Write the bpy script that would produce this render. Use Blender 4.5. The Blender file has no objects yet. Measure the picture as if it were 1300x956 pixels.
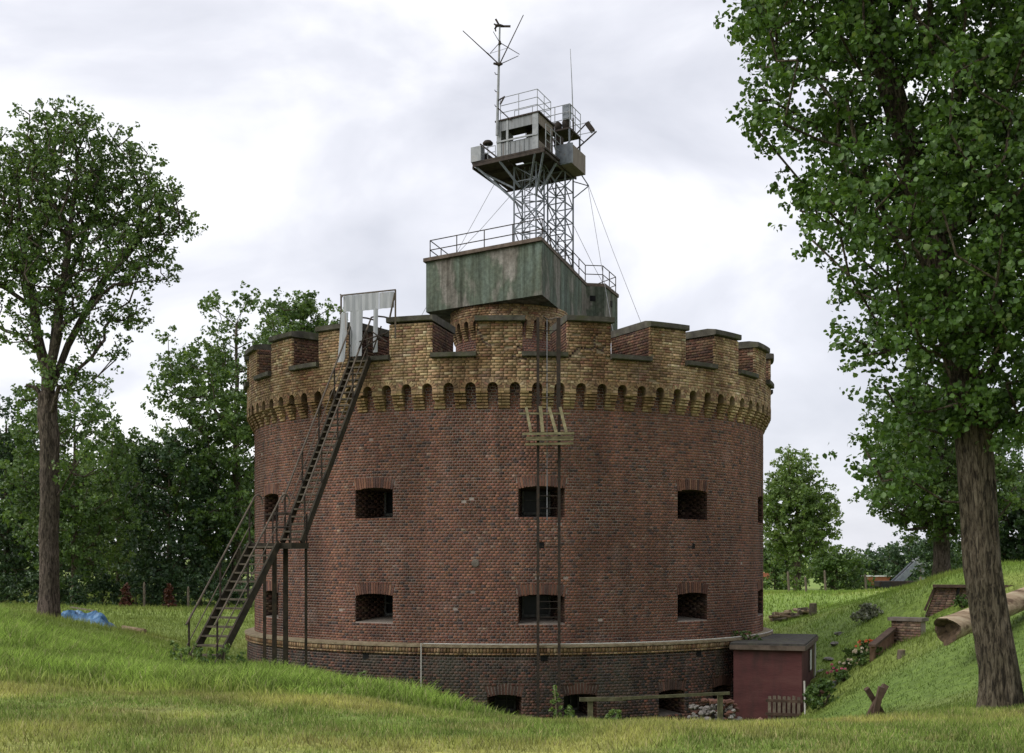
import bpy, math, random
import numpy as np
from mathutils import Vector, Matrix

random.seed(7)
RNG = np.random.default_rng(7)
R_ = math.radians
scene = bpy.context.scene
COL = scene.collection

# ------------------------------------------------------------------ camera, sky, sun, exposure
F, CX, HZ = 1615.0, 650.0, 708.0          # focal length and horizon of the photograph, in its pixels
cam_d = bpy.data.cameras.new('camera')
cam = bpy.data.objects.new('camera', cam_d)
COL.objects.link(cam)
cam.location = (0, 0, 0)
cam.rotation_euler = (R_(90), 0, 0)
cam_d.sensor_width = 36
cam_d.lens = 36 * F / 1300
cam_d.shift_y = 230 / 1300
cam_d.clip_end = 5000
scene.camera = cam

SUN_DIR = Vector((-0.80, -0.34, 0.70)).normalized()
world = bpy.data.worlds.new('World')
scene.world = world
world.use_nodes = True
wn, wl = world.node_tree.nodes, world.node_tree.links
wn.clear()
w_out = wn.new('ShaderNodeOutputWorld')
w_bg = wn.new('ShaderNodeBackground'); w_bg.inputs['Strength'].default_value = 0.10
w_sky = wn.new('ShaderNodeTexSky'); w_sky.sky_type = 'NISHITA'; w_sky.sun_disc = False
w_sky.sun_elevation = math.asin(SUN_DIR.z); w_sky.sun_rotation = math.atan2(SUN_DIR.x, SUN_DIR.y)
w_tc = wn.new('ShaderNodeTexCoord')
w_map = wn.new('ShaderNodeMapping'); w_map.inputs['Scale'].default_value = (1.0, 1.0, 1.9)
w_map.inputs['Location'].default_value = (0.35, 0.2, 0.62)
w_n1 = wn.new('ShaderNodeTexNoise'); w_n1.inputs['Scale'].default_value = 4.2; w_n1.inputs['Detail'].default_value = 6; w_n1.inputs['Roughness'].default_value = 0.5; w_n1.inputs['Distortion'].default_value = 0.4
w_r1 = wn.new('ShaderNodeValToRGB')
e = w_r1.color_ramp.elements
e[0].position = 0.37; e[0].color = (3.75, 3.83, 4.23, 1)
e[1].position = 0.63; e[1].color = (5.79, 5.79, 5.89, 1)
m_ = e.new(0.50); m_.color = (4.51, 4.56, 4.94, 1)
w_mix = wn.new('ShaderNodeMix'); w_mix.data_type = 'RGBA'; w_mix.inputs[0].default_value = 0.94
wl.new(w_tc.outputs['Generated'], w_map.inputs['Vector'])
wl.new(w_map.outputs['Vector'], w_n1.inputs['Vector'])
wl.new(w_n1.outputs['Fac'], w_r1.inputs['Fac'])
wl.new(w_sky.outputs['Color'], w_mix.inputs[6]); wl.new(w_r1.outputs['Color'], w_mix.inputs[7])
wl.new(w_mix.outputs[2], w_bg.inputs['Color']); wl.new(w_bg.outputs[0], w_out.inputs['Surface'])

sun_d = bpy.data.lights.new('sun', 'SUN'); sun_d.energy = 1.5; sun_d.angle = R_(55); sun_d.color = (1.0, 0.96, 0.9)
sun = bpy.data.objects.new('sun', sun_d); COL.objects.link(sun)
sun.rotation_euler = SUN_DIR.to_track_quat('Z', 'Y').to_euler()

scene.view_settings.view_transform = 'Standard'
scene.view_settings.look = 'None'
scene.view_settings.exposure = 1.0
scene.view_settings.gamma = 1.0
scene.view_settings.use_curve_mapping = False
scene.render.engine = 'CYCLES'
scene.cycles.use_denoising = True
scene.cycles.max_bounces = 6
scene.cycles.transparent_max_bounces = 4

# ------------------------------------------------------------------ helpers
def at(px, py, d):
    return np.array([(px - CX) / F * d, d, (HZ - py) / F * d])

ORIG = {}
def empty(name, loc, label=None, cat=None, group=None):
    o = bpy.data.objects.new(name, None); COL.objects.link(o)
    o.location = [float(v) for v in loc]
    ORIG[o.name] = np.array(loc, float)
    return tag(o, label, cat, group)

def tag(o, label=None, cat=None, group=None, kind=None):
    if label: o['label'] = label
    if cat: o['category'] = cat
    if group: o['group'] = group
    if kind: o['kind'] = kind
    return o

def link(name, me, mat=None, parent=None, kind=None):
    o = bpy.data.objects.new(name, me); COL.objects.link(o)
    if mat is not None and len(me.materials) == 0: me.materials.append(mat)
    if parent is not None: o.parent = parent
    ORIG[o.name] = ORIG[parent.name] if parent is not None else np.zeros(3)
    if kind: o['kind'] = kind
    return o

def mesh_np(name, V, Fc, face_col=None, vert_rnd=None, vert_col=None, smooth=False):
    V = np.asarray(V, np.float32); Fc = np.asarray(Fc, np.int32)
    me = bpy.data.meshes.new(name)
    me.vertices.add(len(V)); me.vertices.foreach_set('co', V.ravel())
    me.loops.add(Fc.size); me.loops.foreach_set('vertex_index', Fc.ravel())
    me.polygons.add(len(Fc)); me.polygons.foreach_set('loop_start', np.arange(0, Fc.size, Fc.shape[1], dtype=np.int32))
    me.update(calc_edges=True)
    if face_col is not None:
        a = me.attributes.new('col', 'FLOAT_COLOR', 'FACE')
        c = np.ones((len(Fc), 4), np.float32); c[:, :3] = face_col
        a.data.foreach_set('color', c.ravel())
    if vert_col is not None:
        a = me.attributes.new('col', 'FLOAT_COLOR', 'POINT')
        c = np.ones((len(V), 4), np.float32); c[:, :3] = vert_col
        a.data.foreach_set('color', c.ravel())
    if vert_rnd is not None:
        a = me.attributes.new('rnd', 'FLOAT', 'POINT')
        a.data.foreach_set('value', np.asarray(vert_rnd, np.float32))
    if smooth: me.polygons.foreach_set('use_smooth', np.ones(len(Fc), bool))
    return me

def frame(d, up=(0, 0, 1)):
    d = np.array(d, float); d /= np.linalg.norm(d)
    u = np.array(up, float)
    if abs(d @ u) > 0.98: u = np.array([0, 1.0, 0])
    s = np.cross(d, u); s /= np.linalg.norm(s)
    return d, s, np.cross(s, d)

class MB:
    def __init__(self): self.v = []; self.f = []
    def add(self, vs, fs):
        n = len(self.v)
        self.v += [tuple(float(c) for c in p) for p in vs]
        self.f += [tuple(i + n for i in q) for q in fs]
        return self
    def hexa(self, c8):
        return self.add(c8, [(0, 1, 2, 3), (7, 6, 5, 4), (0, 4, 5, 1), (1, 5, 6, 2), (2, 6, 7, 3), (3, 7, 4, 0)])
    def box(self, c, s, rz=0.0, tilt=None):
        c = np.array(c, float); hx, hy, hz = np.array(s, float) / 2
        M = Matrix.Rotation(rz, 3, 'Z')
        if tilt is not None: M = M @ tilt
        M = np.array(M)
        p = [c + M @ np.array(q) for q in ((-hx, -hy, -hz), (hx, -hy, -hz), (hx, hy, -hz), (-hx, hy, -hz), (-hx, -hy, hz), (hx, -hy, hz), (hx, hy, hz), (-hx, hy, hz))]
        return self.hexa(p)
    def beam(self, p, q, w, h=None, up=(0, 0, 1)):
        p = np.array(p, float); q = np.array(q, float); h = h or w
        d, s, u = frame(q - p, up)
        s = s * w / 2; u = u * h / 2
        return self.hexa([p - s - u, p + s - u, p + s + u, p - s + u, q - s - u, q + s - u, q + s + u, q - s + u])
    def tube(self, pts, rad, n=8, cap=True):
        pts = [np.array(p, float) for p in pts]
        if not hasattr(rad, '__len__'): rad = [rad] * len(pts)
        vs = []; fs = []
        prev = None
        for i, p in enumerate(pts):
            a = pts[max(i - 1, 0)]; b = pts[min(i + 1, len(pts) - 1)]
            d, s, u = frame(b - a)
            if prev is not None:
                s = prev - d * (prev @ d); s /= np.linalg.norm(s); u = np.cross(s, d)
            prev = s
            for k in range(n):
                t = 2 * math.pi * k / n
                vs.append(p + rad[i] * (math.cos(t) * s + math.sin(t) * u))
        for i in range(len(pts) - 1):
            for k in range(n):
                k2 = (k + 1) % n
                fs.append((i * n + k, i * n + k2, (i + 1) * n + k2, (i + 1) * n + k))
        if cap:
            fs.append(tuple(range(n - 1, -1, -1))); fs.append(tuple(range((len(pts) - 1) * n, len(pts) * n)))
        return self.add(vs, fs)
    def prism(self, poly, z0, z1):
        n = len(poly)
        vs = [(x, y, z0) for x, y in poly] + [(x, y, z1) for x, y in poly]
        fs = [tuple(range(n - 1, -1, -1)), tuple(range(n, 2 * n))]
        fs += [(i, (i + 1) % n, n + (i + 1) % n, n + i) for i in range(n)]
        return self.add(vs, fs)
    def quad(self, a, b, c, d): return self.add([a, b, c, d], [(0, 1, 2, 3)])
    def lathe(self, prof, n=180, c=(0, 0), th0=0, th1=360):
        vs = []; fs = []; m = len(prof); full = abs(th1 - th0 - 360) < 1e-6
        k = n if full else n + 1
        for i in range(k):
            t = R_(th0 + (th1 - th0) * i / n)
            for r, z in prof: vs.append((c[0] + r * math.sin(t), c[1] - r * math.cos(t), z))
        for i in range(n):
            j = (i + 1) % k
            for q in range(m - 1): fs.append((i * m + q, j * m + q, j * m + q + 1, i * m + q + 1))
        return self.add(vs, fs)
    def mesh(self, name, off=(0, 0, 0), smooth=False):
        me = bpy.data.meshes.new(name)
        V = np.array(self.v) - np.array(off)
        me.from_pydata(V.tolist(), [], self.f); me.update()
        if smooth: me.polygons.foreach_set('use_smooth', np.ones(len(me.polygons), bool))
        return me
    def build(self, name, mat, parent=None, smooth=False, kind=None, bevel=0.0):
        off = ORIG[parent.name] if parent is not None else np.zeros(3)
        o = link(name, self.mesh(name, off, smooth), mat, parent, kind)
        if bevel:
            b = o.modifiers.new('bevel', 'BEVEL'); b.width = bevel; b.segments = 2; b.limit_method = 'ANGLE'
        return o

def vnoise(x, y, seed=0):
    x = np.asarray(x, float); y = np.asarray(y, float)
    xi = np.floor(x).astype(np.int64); yi = np.floor(y).astype(np.int64)
    fx = x - xi; fy = y - yi
    fx = fx * fx * (3 - 2 * fx); fy = fy * fy * (3 - 2 * fy)
    def h(a, b):
        n = (a * 374761393 + b * 668265263 + seed * 98245165) & 0x7fffffff
        n = ((n ^ (n >> 13)) * 1274126177) & 0x7fffffff
        return ((n ^ (n >> 16)) & 0xffff) / 65535.0
    return (h(xi, yi) * (1 - fx) + h(xi + 1, yi) * fx) * (1 - fy) + (h(xi, yi + 1) * (1 - fx) + h(xi + 1, yi + 1) * fx) * fy

def fnoise(x, y, seed=0, octv=4):
    s = 0; a = 0.5
    for i in range(octv):
        s = s + a * vnoise(np.asarray(x) * 2 ** i, np.asarray(y) * 2 ** i, seed + i * 17); a *= 0.5
    return s / (1 - 0.5 ** octv)

# ------------------------------------------------------------------ materials
def new_mat(name):
    m = bpy.data.materials.new(name); m.use_nodes = True
    nt = m.node_tree; bsdf = nt.nodes['Principled BSDF']
    bsdf.inputs['Specular IOR Level'].default_value = 0.25
    return m, nt, bsdf

def noise_node(nt, scale, detail=4, vec=None, rough=0.55, stretch=None):
    n = nt.nodes.new('ShaderNodeTexNoise')
    n.inputs['Scale'].default_value = scale; n.inputs['Detail'].default_value = detail; n.inputs['Roughness'].default_value = rough
    tc = nt.nodes.new('ShaderNodeNewGeometry')
    src = tc.outputs['Position']
    if stretch is not None:
        mp = nt.nodes.new('ShaderNodeMapping'); mp.inputs['Scale'].default_value = stretch
        nt.links.new(src, mp.inputs['Vector']); src = mp.outputs['Vector']
    nt.links.new(src, n.inputs['Vector'])
    return n.outputs['Fac']

def ramp(nt, fac, stops):
    r = nt.nodes.new('ShaderNodeValToRGB'); el = r.color_ramp.elements
    while len(el) < len(stops): el.new(0.5)
    for q, (p, c) in zip(el, stops):
        q.position = p; q.color = (*c, 1) if len(c) == 3 else c
    nt.links.new(fac, r.inputs['Fac'])
    return r.outputs['Color']

def mixc(nt, fac, a, b, mode='MIX'):
    m = nt.nodes.new('ShaderNodeMix'); m.data_type = 'RGBA'; m.blend_type = mode
    for sock, val in ((m.inputs[0], fac), (m.inputs[6], a), (m.inputs[7], b)):
        if isinstance(val, (int, float)): sock.default_value = val
        elif isinstance(val, tuple): sock.default_value = (*val, 1)
        else: nt.links.new(val, sock)
    return m.outputs[2]

def bump(nt, bsdf, fac, strength=0.4, dist=0.02):
    b = nt.nodes.new('ShaderNodeBump'); b.inputs['Strength'].default_value = strength; b.inputs['Distance'].default_value = dist
    nt.links.new(fac, b.inputs['Height']); nt.links.new(b.outputs['Normal'], bsdf.inputs['Normal'])

def attr(nt, name, out='Color'):
    a = nt.nodes.new('ShaderNodeAttribute'); a.attribute_name = name
    return a.outputs[out]

def simple(name, stops, scale=3.0, rough=0.85, bs=0.3, bscale=30, bdist=0.01, stretch=None, metal=0.0, detail=5, blotch=None):
    m, nt, b = new_mat(name)
    c = ramp(nt, noise_node(nt, scale, detail, stretch=stretch), stops)
    if blotch:
        sc, col, lo, hi, st = blotch
        f = ramp(nt, noise_node(nt, sc, 5, stretch=st), [(lo, (0, 0, 0)), (hi, (1, 1, 1))])
        c = mixc(nt, f, c, col)
    nt.links.new(c, b.inputs['Base Color'])
    b.inputs['Roughness'].default_value = rough; b.inputs['Metallic'].default_value = metal
    if bs: bump(nt, b, noise_node(nt, bscale, 4, stretch=stretch), bs, bdist)
    return m

def brick_mat(name, stain=(0.55, 0.53, 0.51), single=None, moss=None):
    m, nt, b = new_mat(name)
    if single:
        oi = nt.nodes.new('ShaderNodeObjectInfo')
        c = ramp(nt, oi.outputs['Random'], single)
    else:
        c = attr(nt, 'col')
    f = ramp(nt, noise_node(nt, 0.55, 5, stretch=(1, 1, 0.35)), [(0.38, (0, 0, 0)), (0.62, (1, 1, 1))])
    c = mixc(nt, f, c, mixc(nt, 1.0, c, stain, 'MULTIPLY'))
    f4 = ramp(nt, noise_node(nt, 1.5, 6, stretch=(1, 1, 0.07), rough=0.6), [(0.44, (1, 1, 1)), (0.66, (0.62, 0.60, 0.58))])
    c = mixc(nt, 1.0, c, f4, 'MULTIPLY')
    f5 = ramp(nt, noise_node(nt, 0.9, 6, rough=0.7), [(0.58, (0, 0, 0)), (0.74, (0.30, 0.30, 0.30))])
    c = mixc(nt, f5, c, (0.26, 0.20, 0.175))
    f2 = ramp(nt, noise_node(nt, 14, 4), [(0.3, (1.02, 1.02, 1.02)), (0.7, (1.6, 1.58, 1.56))])
    c = mixc(nt, 1.0, c, f2, 'MULTIPLY')
    if moss:
        f3 = ramp(nt, noise_node(nt, 0.9, 5, stretch=(1, 1, 0.5)), [(0.52, (0, 0, 0)), (0.72, (0.75, 0.75, 0.75))])
        c = mixc(nt, f3, c, moss)
    nt.links.new(c, b.inputs['Base Color']); b.inputs['Roughness'].default_value = 0.9
    bump(nt, b, noise_node(nt, 45, 4), 0.5, 0.006)
    return m

MAT = {}
MAT['brick_red'] = brick_mat('brick_red')
MAT['brick_plinth'] = brick_mat('brick_plinth', stain=(0.5, 0.52, 0.5), moss=(0.075, 0.075, 0.058))
MAT['brick_tan'] = brick_mat('brick_tan', stain=(0.42, 0.36, 0.30))
MAT['brick_arch'] = brick_mat('brick_arch', single=[(0.0, (0.075, 0.046, 0.042)), (0.3, (0.125, 0.064, 0.050)), (0.6, (0.165, 0.080, 0.056)), (0.85, (0.20, 0.10, 0.066)), (1.0, (0.23, 0.13, 0.09))])
MAT['brick_arch_low'] = brick_mat('brick_arch_low', single=[(0.0, (0.05, 0.036, 0.033)), (0.5, (0.085, 0.048, 0.038)), (1.0, (0.125, 0.065, 0.05))])
MAT['brick_shed'] = brick_mat('brick_shed', stain=(0.85, 0.8, 0.78))
MAT['corbel'] = brick_mat('corbel', single=[(0.0, (0.20, 0.14, 0.06)), (0.5, (0.32, 0.225, 0.095)), (1.0, (0.40, 0.30, 0.15))])
MAT['mortar'] = simple('mortar', [(0.3, (0.17, 0.135, 0.118)), (0.7, (0.34, 0.29, 0.255))], 0.7, 0.95, 0.3, 60)
MAT['mortar_tan'] = simple('mortar_tan', [(0.3, (0.13, 0.10, 0.065)), (0.7, (0.27, 0.22, 0.14))], 1.5, 0.95, 0.3, 60)
MAT['coping'] = simple('coping', [(0.3, (0.036, 0.033, 0.027)), (0.55, (0.068, 0.063, 0.050)), (0.75, (0.115, 0.107, 0.088))], 4, 0.95, 0.5, 25, 0.02, blotch=(2.5, (0.06, 0.066, 0.026), 0.52, 0.78, None))
MAT['ledge'] = simple('ledge', [(0.3, (0.13, 0.10, 0.06)), (0.7, (0.26, 0.215, 0.14))], 5, 0.9, 0.3, 30)
MAT['dark'] = simple('dark', [(0.3, (0.004, 0.004, 0.004)), (0.7, (0.009, 0.009, 0.009))], 5, 0.9, 0)
MAT['glass'] = simple('glass', [(0.3, (0.004, 0.005, 0.006)), (0.7, (0.009, 0.010, 0.011))], 5, 0.35, 0)
MAT['sill'] = simple('sill', [(0.3, (0.10, 0.085, 0.07)), (0.7, (0.19, 0.165, 0.14))], 6, 0.95, 0.3, 40)
MAT['frame'] = simple('frame', [(0.3, (0.05, 0.05, 0.045)), (0.7, (0.14, 0.14, 0.125))], 9, 0.8, 0.2, 40)
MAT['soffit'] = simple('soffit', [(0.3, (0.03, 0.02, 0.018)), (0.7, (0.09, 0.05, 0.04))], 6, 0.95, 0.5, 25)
def concrete_mat():
    m, nt, b = new_mat('camouflaged_concrete')
    c = ramp(nt, noise_node(nt, 0.8, 5, stretch=(1, 1, 0.55)), [(0.33, (0.13, 0.118, 0.10)), (0.43, (0.20, 0.19, 0.168)), (0.49, (0.088, 0.105, 0.078)), (0.60, (0.11, 0.140, 0.116)), (0.70, (0.17, 0.215, 0.195))])
    s = ramp(nt, noise_node(nt, 3.4, 6, stretch=(1, 1, 0.07), rough=0.65), [(0.40, (1.1, 1.1, 1.1)), (0.56, (0.62, 0.61, 0.58)), (0.7, (0.28, 0.27, 0.25))])
    c = mixc(nt, 1.0, c, s, 'MULTIPLY')
    f = ramp(nt, noise_node(nt, 9, 5), [(0.35, (0.75, 0.75, 0.75)), (0.65, (1.15, 1.15, 1.15))])
    c = mixc(nt, 1.0, c, f, 'MULTIPLY')
    nt.links.new(c, b.inputs['Base Color']); b.inputs['Roughness'].default_value = 0.92
    bump(nt, b, noise_node(nt, 18, 5), 0.5, 0.02)
    return m
MAT['concrete'] = concrete_mat()
MAT['roof_felt'] = simple('roof_felt', [(0.3, (0.03, 0.028, 0.026)), (0.7, (0.075, 0.07, 0.062))], 6, 0.95, 0.5, 40, 0.02, blotch=(3.0, (0.07, 0.075, 0.035), 0.52, 0.75, None))
MAT['roof_edge'] = simple('roof_edge', [(0.3, (0.06, 0.045, 0.035)), (0.7, (0.13, 0.10, 0.08))], 5, 0.9, 0.3, 30)
MAT['dark_metal'] = simple('dark_metal', [(0.3, (0.015, 0.013, 0.011)), (0.6, (0.035, 0.025, 0.018)), (0.8, (0.085, 0.045, 0.02))], 8, 0.75, 0.3, 60, 0.004)
MAT['brown_metal'] = simple('brown_metal', [(0.3, (0.05, 0.04, 0.03)), (0.6, (0.095, 0.075, 0.055)), (0.8, (0.15, 0.095, 0.055))], 7, 0.7, 0.3, 60, 0.004)
MAT['stair_metal'] = simple('stair_metal', [(0.3, (0.014, 0.012, 0.008)), (0.55, (0.032, 0.026, 0.016)), (0.8, (0.06, 0.04, 0.022))], 6, 0.8, 0.3, 50, 0.004)
MAT['tread'] = simple('tread', [(0.3, (0.045, 0.038, 0.026)), (0.6, (0.10, 0.085, 0.06)), (0.8, (0.15, 0.12, 0.085))], 5, 0.85, 0.3, 50, 0.004)
MAT['grey_metal'] = simple('grey_metal', [(0.3, (0.17, 0.18, 0.19)), (0.6, (0.27, 0.28, 0.295)), (0.8, (0.20, 0.15, 0.11))], 5, 0.6, 0.15, 40, 0.004)
MAT['steel_blue'] = simple('steel_blue', [(0.3, (0.10, 0.115, 0.135)), (0.6, (0.18, 0.20, 0.225)), (0.8, (0.12, 0.095, 0.08))], 6, 0.6, 0.15, 40, 0.004)
MAT['cab_sheet'] = simple('cab_sheet', [(0.3, (0.13, 0.135, 0.14)), (0.55, (0.20, 0.21, 0.225)), (0.72, (0.09, 0.07, 0.055))], 5.0, 0.75, 0.2, 30, 0.006, stretch=(1.6, 1.6, 0.16))
MAT['rust_sheet'] = simple('rust_sheet', [(0.3, (0.13, 0.105, 0.085)), (0.55, (0.19, 0.16, 0.135)), (0.75, (0.08, 0.05, 0.035))], 5.0, 0.8, 0.2, 30, 0.006, stretch=(1.6, 1.6, 0.2))
MAT['deck_dark'] = simple('deck_dark', [(0.3, (0.022, 0.017, 0.015)), (0.7, (0.055, 0.042, 0.035))], 6, 0.85, 0.2, 30)
MAT['zinc'] = simple('zinc', [(0.3, (0.22, 0.23, 0.25)), (0.6, (0.31, 0.32, 0.34)), (0.78, (0.20, 0.15, 0.12))], 4, 0.6, 0.2, 25, 0.005, stretch=(2, 2, 0.25))
MAT['white_pipe'] = simple('white_pipe', [(0.3, (0.36, 0.35, 0.32)), (0.7, (0.50, 0.485, 0.45))], 6, 0.6, 0)
MAT['wire'] = simple('wire', [(0.3, (0.11, 0.11, 0.12)), (0.7, (0.20, 0.20, 0.21))], 6, 0.6, 0)
MAT['old_wood'] = simple('old_wood', [(0.3, (0.10, 0.09, 0.048)), (0.55, (0.185, 0.165, 0.09)), (0.75, (0.28, 0.255, 0.165))], 6, 0.9, 0.4, 30, 0.008)
MAT['mossy_wood'] = simple('mossy_wood', [(0.3, (0.05, 0.048, 0.028)), (0.55, (0.095, 0.09, 0.05)), (0.75, (0.15, 0.14, 0.09))], 6, 0.9, 0.4, 30, 0.008)
MAT['grey_wood'] = simple('grey_wood', [(0.3, (0.075, 0.06, 0.045)), (0.6, (0.14, 0.115, 0.085)), (0.8, (0.20, 0.175, 0.14))], 8, 0.9, 0.4, 40, 0.006)
MAT['dark_wood'] = simple('dark_wood', [(0.3, (0.045, 0.03, 0.022)), (0.6, (0.085, 0.055, 0.04)), (0.8, (0.12, 0.085, 0.065))], 8, 0.9, 0.4, 40, 0.006)
MAT['log_wood'] = simple('log_wood', [(0.34, (0.10, 0.065, 0.04)), (0.46, (0.24, 0.175, 0.11)), (0.6, (0.33, 0.26, 0.17)), (0.75, (0.40, 0.34, 0.24))], 6, 0.9, 0.8, 12, 0.05, stretch=(0.16, 1, 1.0))
MAT['log_end'] = simple('log_end', [(0.3, (0.03, 0.022, 0.015)), (0.7, (0.11, 0.075, 0.045))], 9, 0.95, 0.6, 20, 0.02)
MAT['shed_paint'] = simple('shed_paint', [(0.3, (0.066, 0.026, 0.026)), (0.5, (0.088, 0.033, 0.032)), (0.7, (0.104, 0.044, 0.041))], 2.2, 0.9, 0.5, 14, 0.02, stretch=(0.5, 0.5, 1.6), blotch=(1.3, (0.04, 0.026, 0.024), 0.5, 0.72, (1.5, 1.5, 0.4)))
MAT['stone'] = simple('stone', [(0.3, (0.10, 0.09, 0.08)), (0.55, (0.22, 0.205, 0.19)), (0.75, (0.40, 0.385, 0.365))], 3.5, 0.95, 0.5, 25, 0.02)
MAT['rubble_red'] = simple('rubble_red', [(0.3, (0.08, 0.04, 0.032)), (0.6, (0.14, 0.07, 0.052)), (0.8, (0.20, 0.13, 0.10))], 5, 0.95, 0.5, 25, 0.02)
MAT['sand_heap'] = simple('sand_heap', [(0.3, (0.13, 0.07, 0.05)), (0.7, (0.23, 0.14, 0.10))], 5, 0.95, 0.6, 25, 0.03)
MAT['tarp'] = simple('tarp', [(0.3, (0.035, 0.09, 0.18)), (0.5, (0.07, 0.16, 0.29)), (0.7, (0.16, 0.27, 0.40))], 4.5, 0.45, 0.3, 10, 0.02)
MAT['orange'] = simple('orange', [(0.3, (0.24, 0.08, 0.045)), (0.7, (0.36, 0.14, 0.08))], 4, 0.6, 0)
MAT['white_paint'] = simple('white_paint', [(0.3, (0.55, 0.55, 0.53)), (0.7, (0.74, 0.74, 0.72))], 4, 0.6, 0)
MAT['rubber'] = simple('rubber', [(0.3, (0.012, 0.012, 0.012)), (0.7, (0.03, 0.03, 0.03))], 6, 0.8, 0)
MAT['soil'] = simple('soil', [(0.3, (0.09, 0.06, 0.035)), (0.7, (0.20, 0.14, 0.08))], 5, 0.95, 0.6, 20, 0.03)
MAT['bunker_brick'] = brick_mat('bunker_brick', stain=(0.5, 0.46, 0.42))

def bark_mat(name, a, b_, c_):
    m, nt, b = new_mat(name)
    n = noise_node(nt, 24, 7, stretch=(1, 1, 0.20), rough=0.7)
    n.node.inputs['Distortion'].default_value = 0.7
    c = ramp(nt, n, [(0.42, a), (0.49, b_), (0.60, c_)])
    f = ramp(nt, noise_node(nt, 1.2, 4), [(0.3, (0.75, 0.78, 0.7)), (0.7, (1.2, 1.18, 1.2))])
    nt.links.new(mixc(nt, 1.0, c, f, 'MULTIPLY'), b.inputs['Base Color'])
    b.inputs['Roughness'].default_value = 0.95
    bump(nt, b, n, 1.0, 0.10)
    return m
MAT['bark'] = bark_mat('bark', (0.024, 0.019, 0.013), (0.080, 0.064, 0.043), (0.145, 0.122, 0.088))
MAT['bark_grey'] = bark_mat('bark_grey', (0.030, 0.023, 0.018), (0.085, 0.066, 0.053), (0.15, 0.12, 0.098))

def leaf_mat(name, stops, transl=0.34, gloss=0.40):
    m, nt, b = new_mat(name)
    c = ramp(nt, attr(nt, 'rnd', 'Fac'), stops)
    nt.links.new(c, b.inputs['Base Color']); b.inputs['Roughness'].default_value = gloss
    b.inputs['Specular IOR Level'].default_value = 0.35
    t = nt.nodes.new('ShaderNodeBsdfTranslucent'); nt.links.new(mixc(nt, 1.0, c, (1.3, 1.25, 0.6), 'MULTIPLY'), t.inputs['Color'])
    mx = nt.nodes.new('ShaderNodeMixShader'); mx.inputs[0].default_value = transl
    out = nt.nodes['Material Output']
    nt.links.new(b.outputs[0], mx.inputs[1]); nt.links.new(t.outputs[0], mx.inputs[2]); nt.links.new(mx.outputs[0], out.inputs['Surface'])
    return m
MAT['leaf_near'] = leaf_mat('leaf_near', [(0.0, (0.031, 0.064, 0.015)), (0.5, (0.069, 0.136, 0.028)), (0.85, (0.115, 0.200, 0.049)), (1.0, (0.200, 0.276, 0.107))])
MAT['leaf_mid'] = leaf_mat('leaf_mid', [(0.0, (0.039, 0.074, 0.020)), (0.5, (0.084, 0.148, 0.039)), (1.0, (0.161, 0.233, 0.072))])
MAT['leaf_light'] = leaf_mat('leaf_light', [(0.0, (0.064, 0.113, 0.027)), (0.5, (0.118, 0.189, 0.049)), (1.0, (0.204, 0.272, 0.091))])
MAT['leaf_dark'] = leaf_mat('leaf_dark', [(0.0, (0.021, 0.045, 0.021)), (0.5, (0.048, 0.090, 0.037)), (1.0, (0.092, 0.151, 0.057))], 0.25)
MAT['leaf_red'] = leaf_mat('leaf_red', [(0.0, (0.05, 0.020, 0.013)), (0.5, (0.09, 0.034, 0.020)), (1.0, (0.13, 0.055, 0.032))], 0.15)
MAT['leaf_silver'] = leaf_mat('leaf_silver', [(0.0, (0.08, 0.11, 0.06)), (0.5, (0.24, 0.26, 0.18)), (1.0, (0.52, 0.52, 0.44))], 0.15)
MAT['blossom_pink'] = leaf_mat('blossom_pink', [(0.0, (0.35, 0.06, 0.12)), (1.0, (0.60, 0.18, 0.26))], 0.2)
MAT['blossom_orange'] = leaf_mat('blossom_orange', [(0.0, (0.50, 0.07, 0.03)), (1.0, (0.65, 0.22, 0.10))], 0.2)
MAT['blossom_white'] = leaf_mat('blossom_white', [(0.0, (0.50, 0.42, 0.32)), (1.0, (0.72, 0.66, 0.56))], 0.2)

def grass_mat(name, fine):
    m, nt, b = new_mat(name)
    c = attr(nt, 'col')
    f = ramp(nt, noise_node(nt, fine, 5), [(0.3, (0.62, 0.64, 0.6)), (0.7, (1.3, 1.28, 1.2))])
    c = mixc(nt, 1.0, c, f, 'MULTIPLY')
    nt.links.new(c, b.inputs['Base Color']); b.inputs['Roughness'].default_value = 0.75
    b.inputs['Specular IOR Level'].default_value = 0.15
    return m, nt, b, c
_m, _nt, _b, _c = grass_mat('turf', 5.0)
bump(_nt, _b, noise_node(_nt, 12, 5), 0.8, 0.06); MAT['turf'] = _m
_m, _nt, _b, _c = grass_mat('blade', 1.3)
_t = _nt.nodes.new('ShaderNodeBsdfTranslucent'); _nt.links.new(_c, _t.inputs['Color'])
_mx = _nt.nodes.new('ShaderNodeMixShader'); _mx.inputs[0].default_value = 0.42
_nt.links.new(_b.outputs[0], _mx.inputs[1]); _nt.links.new(_t.outputs[0], _mx.inputs[2]); _nt.links.new(_mx.outputs[0], _nt.nodes['Material Output'].inputs['Surface'])
MAT['blade'] = _m

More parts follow.
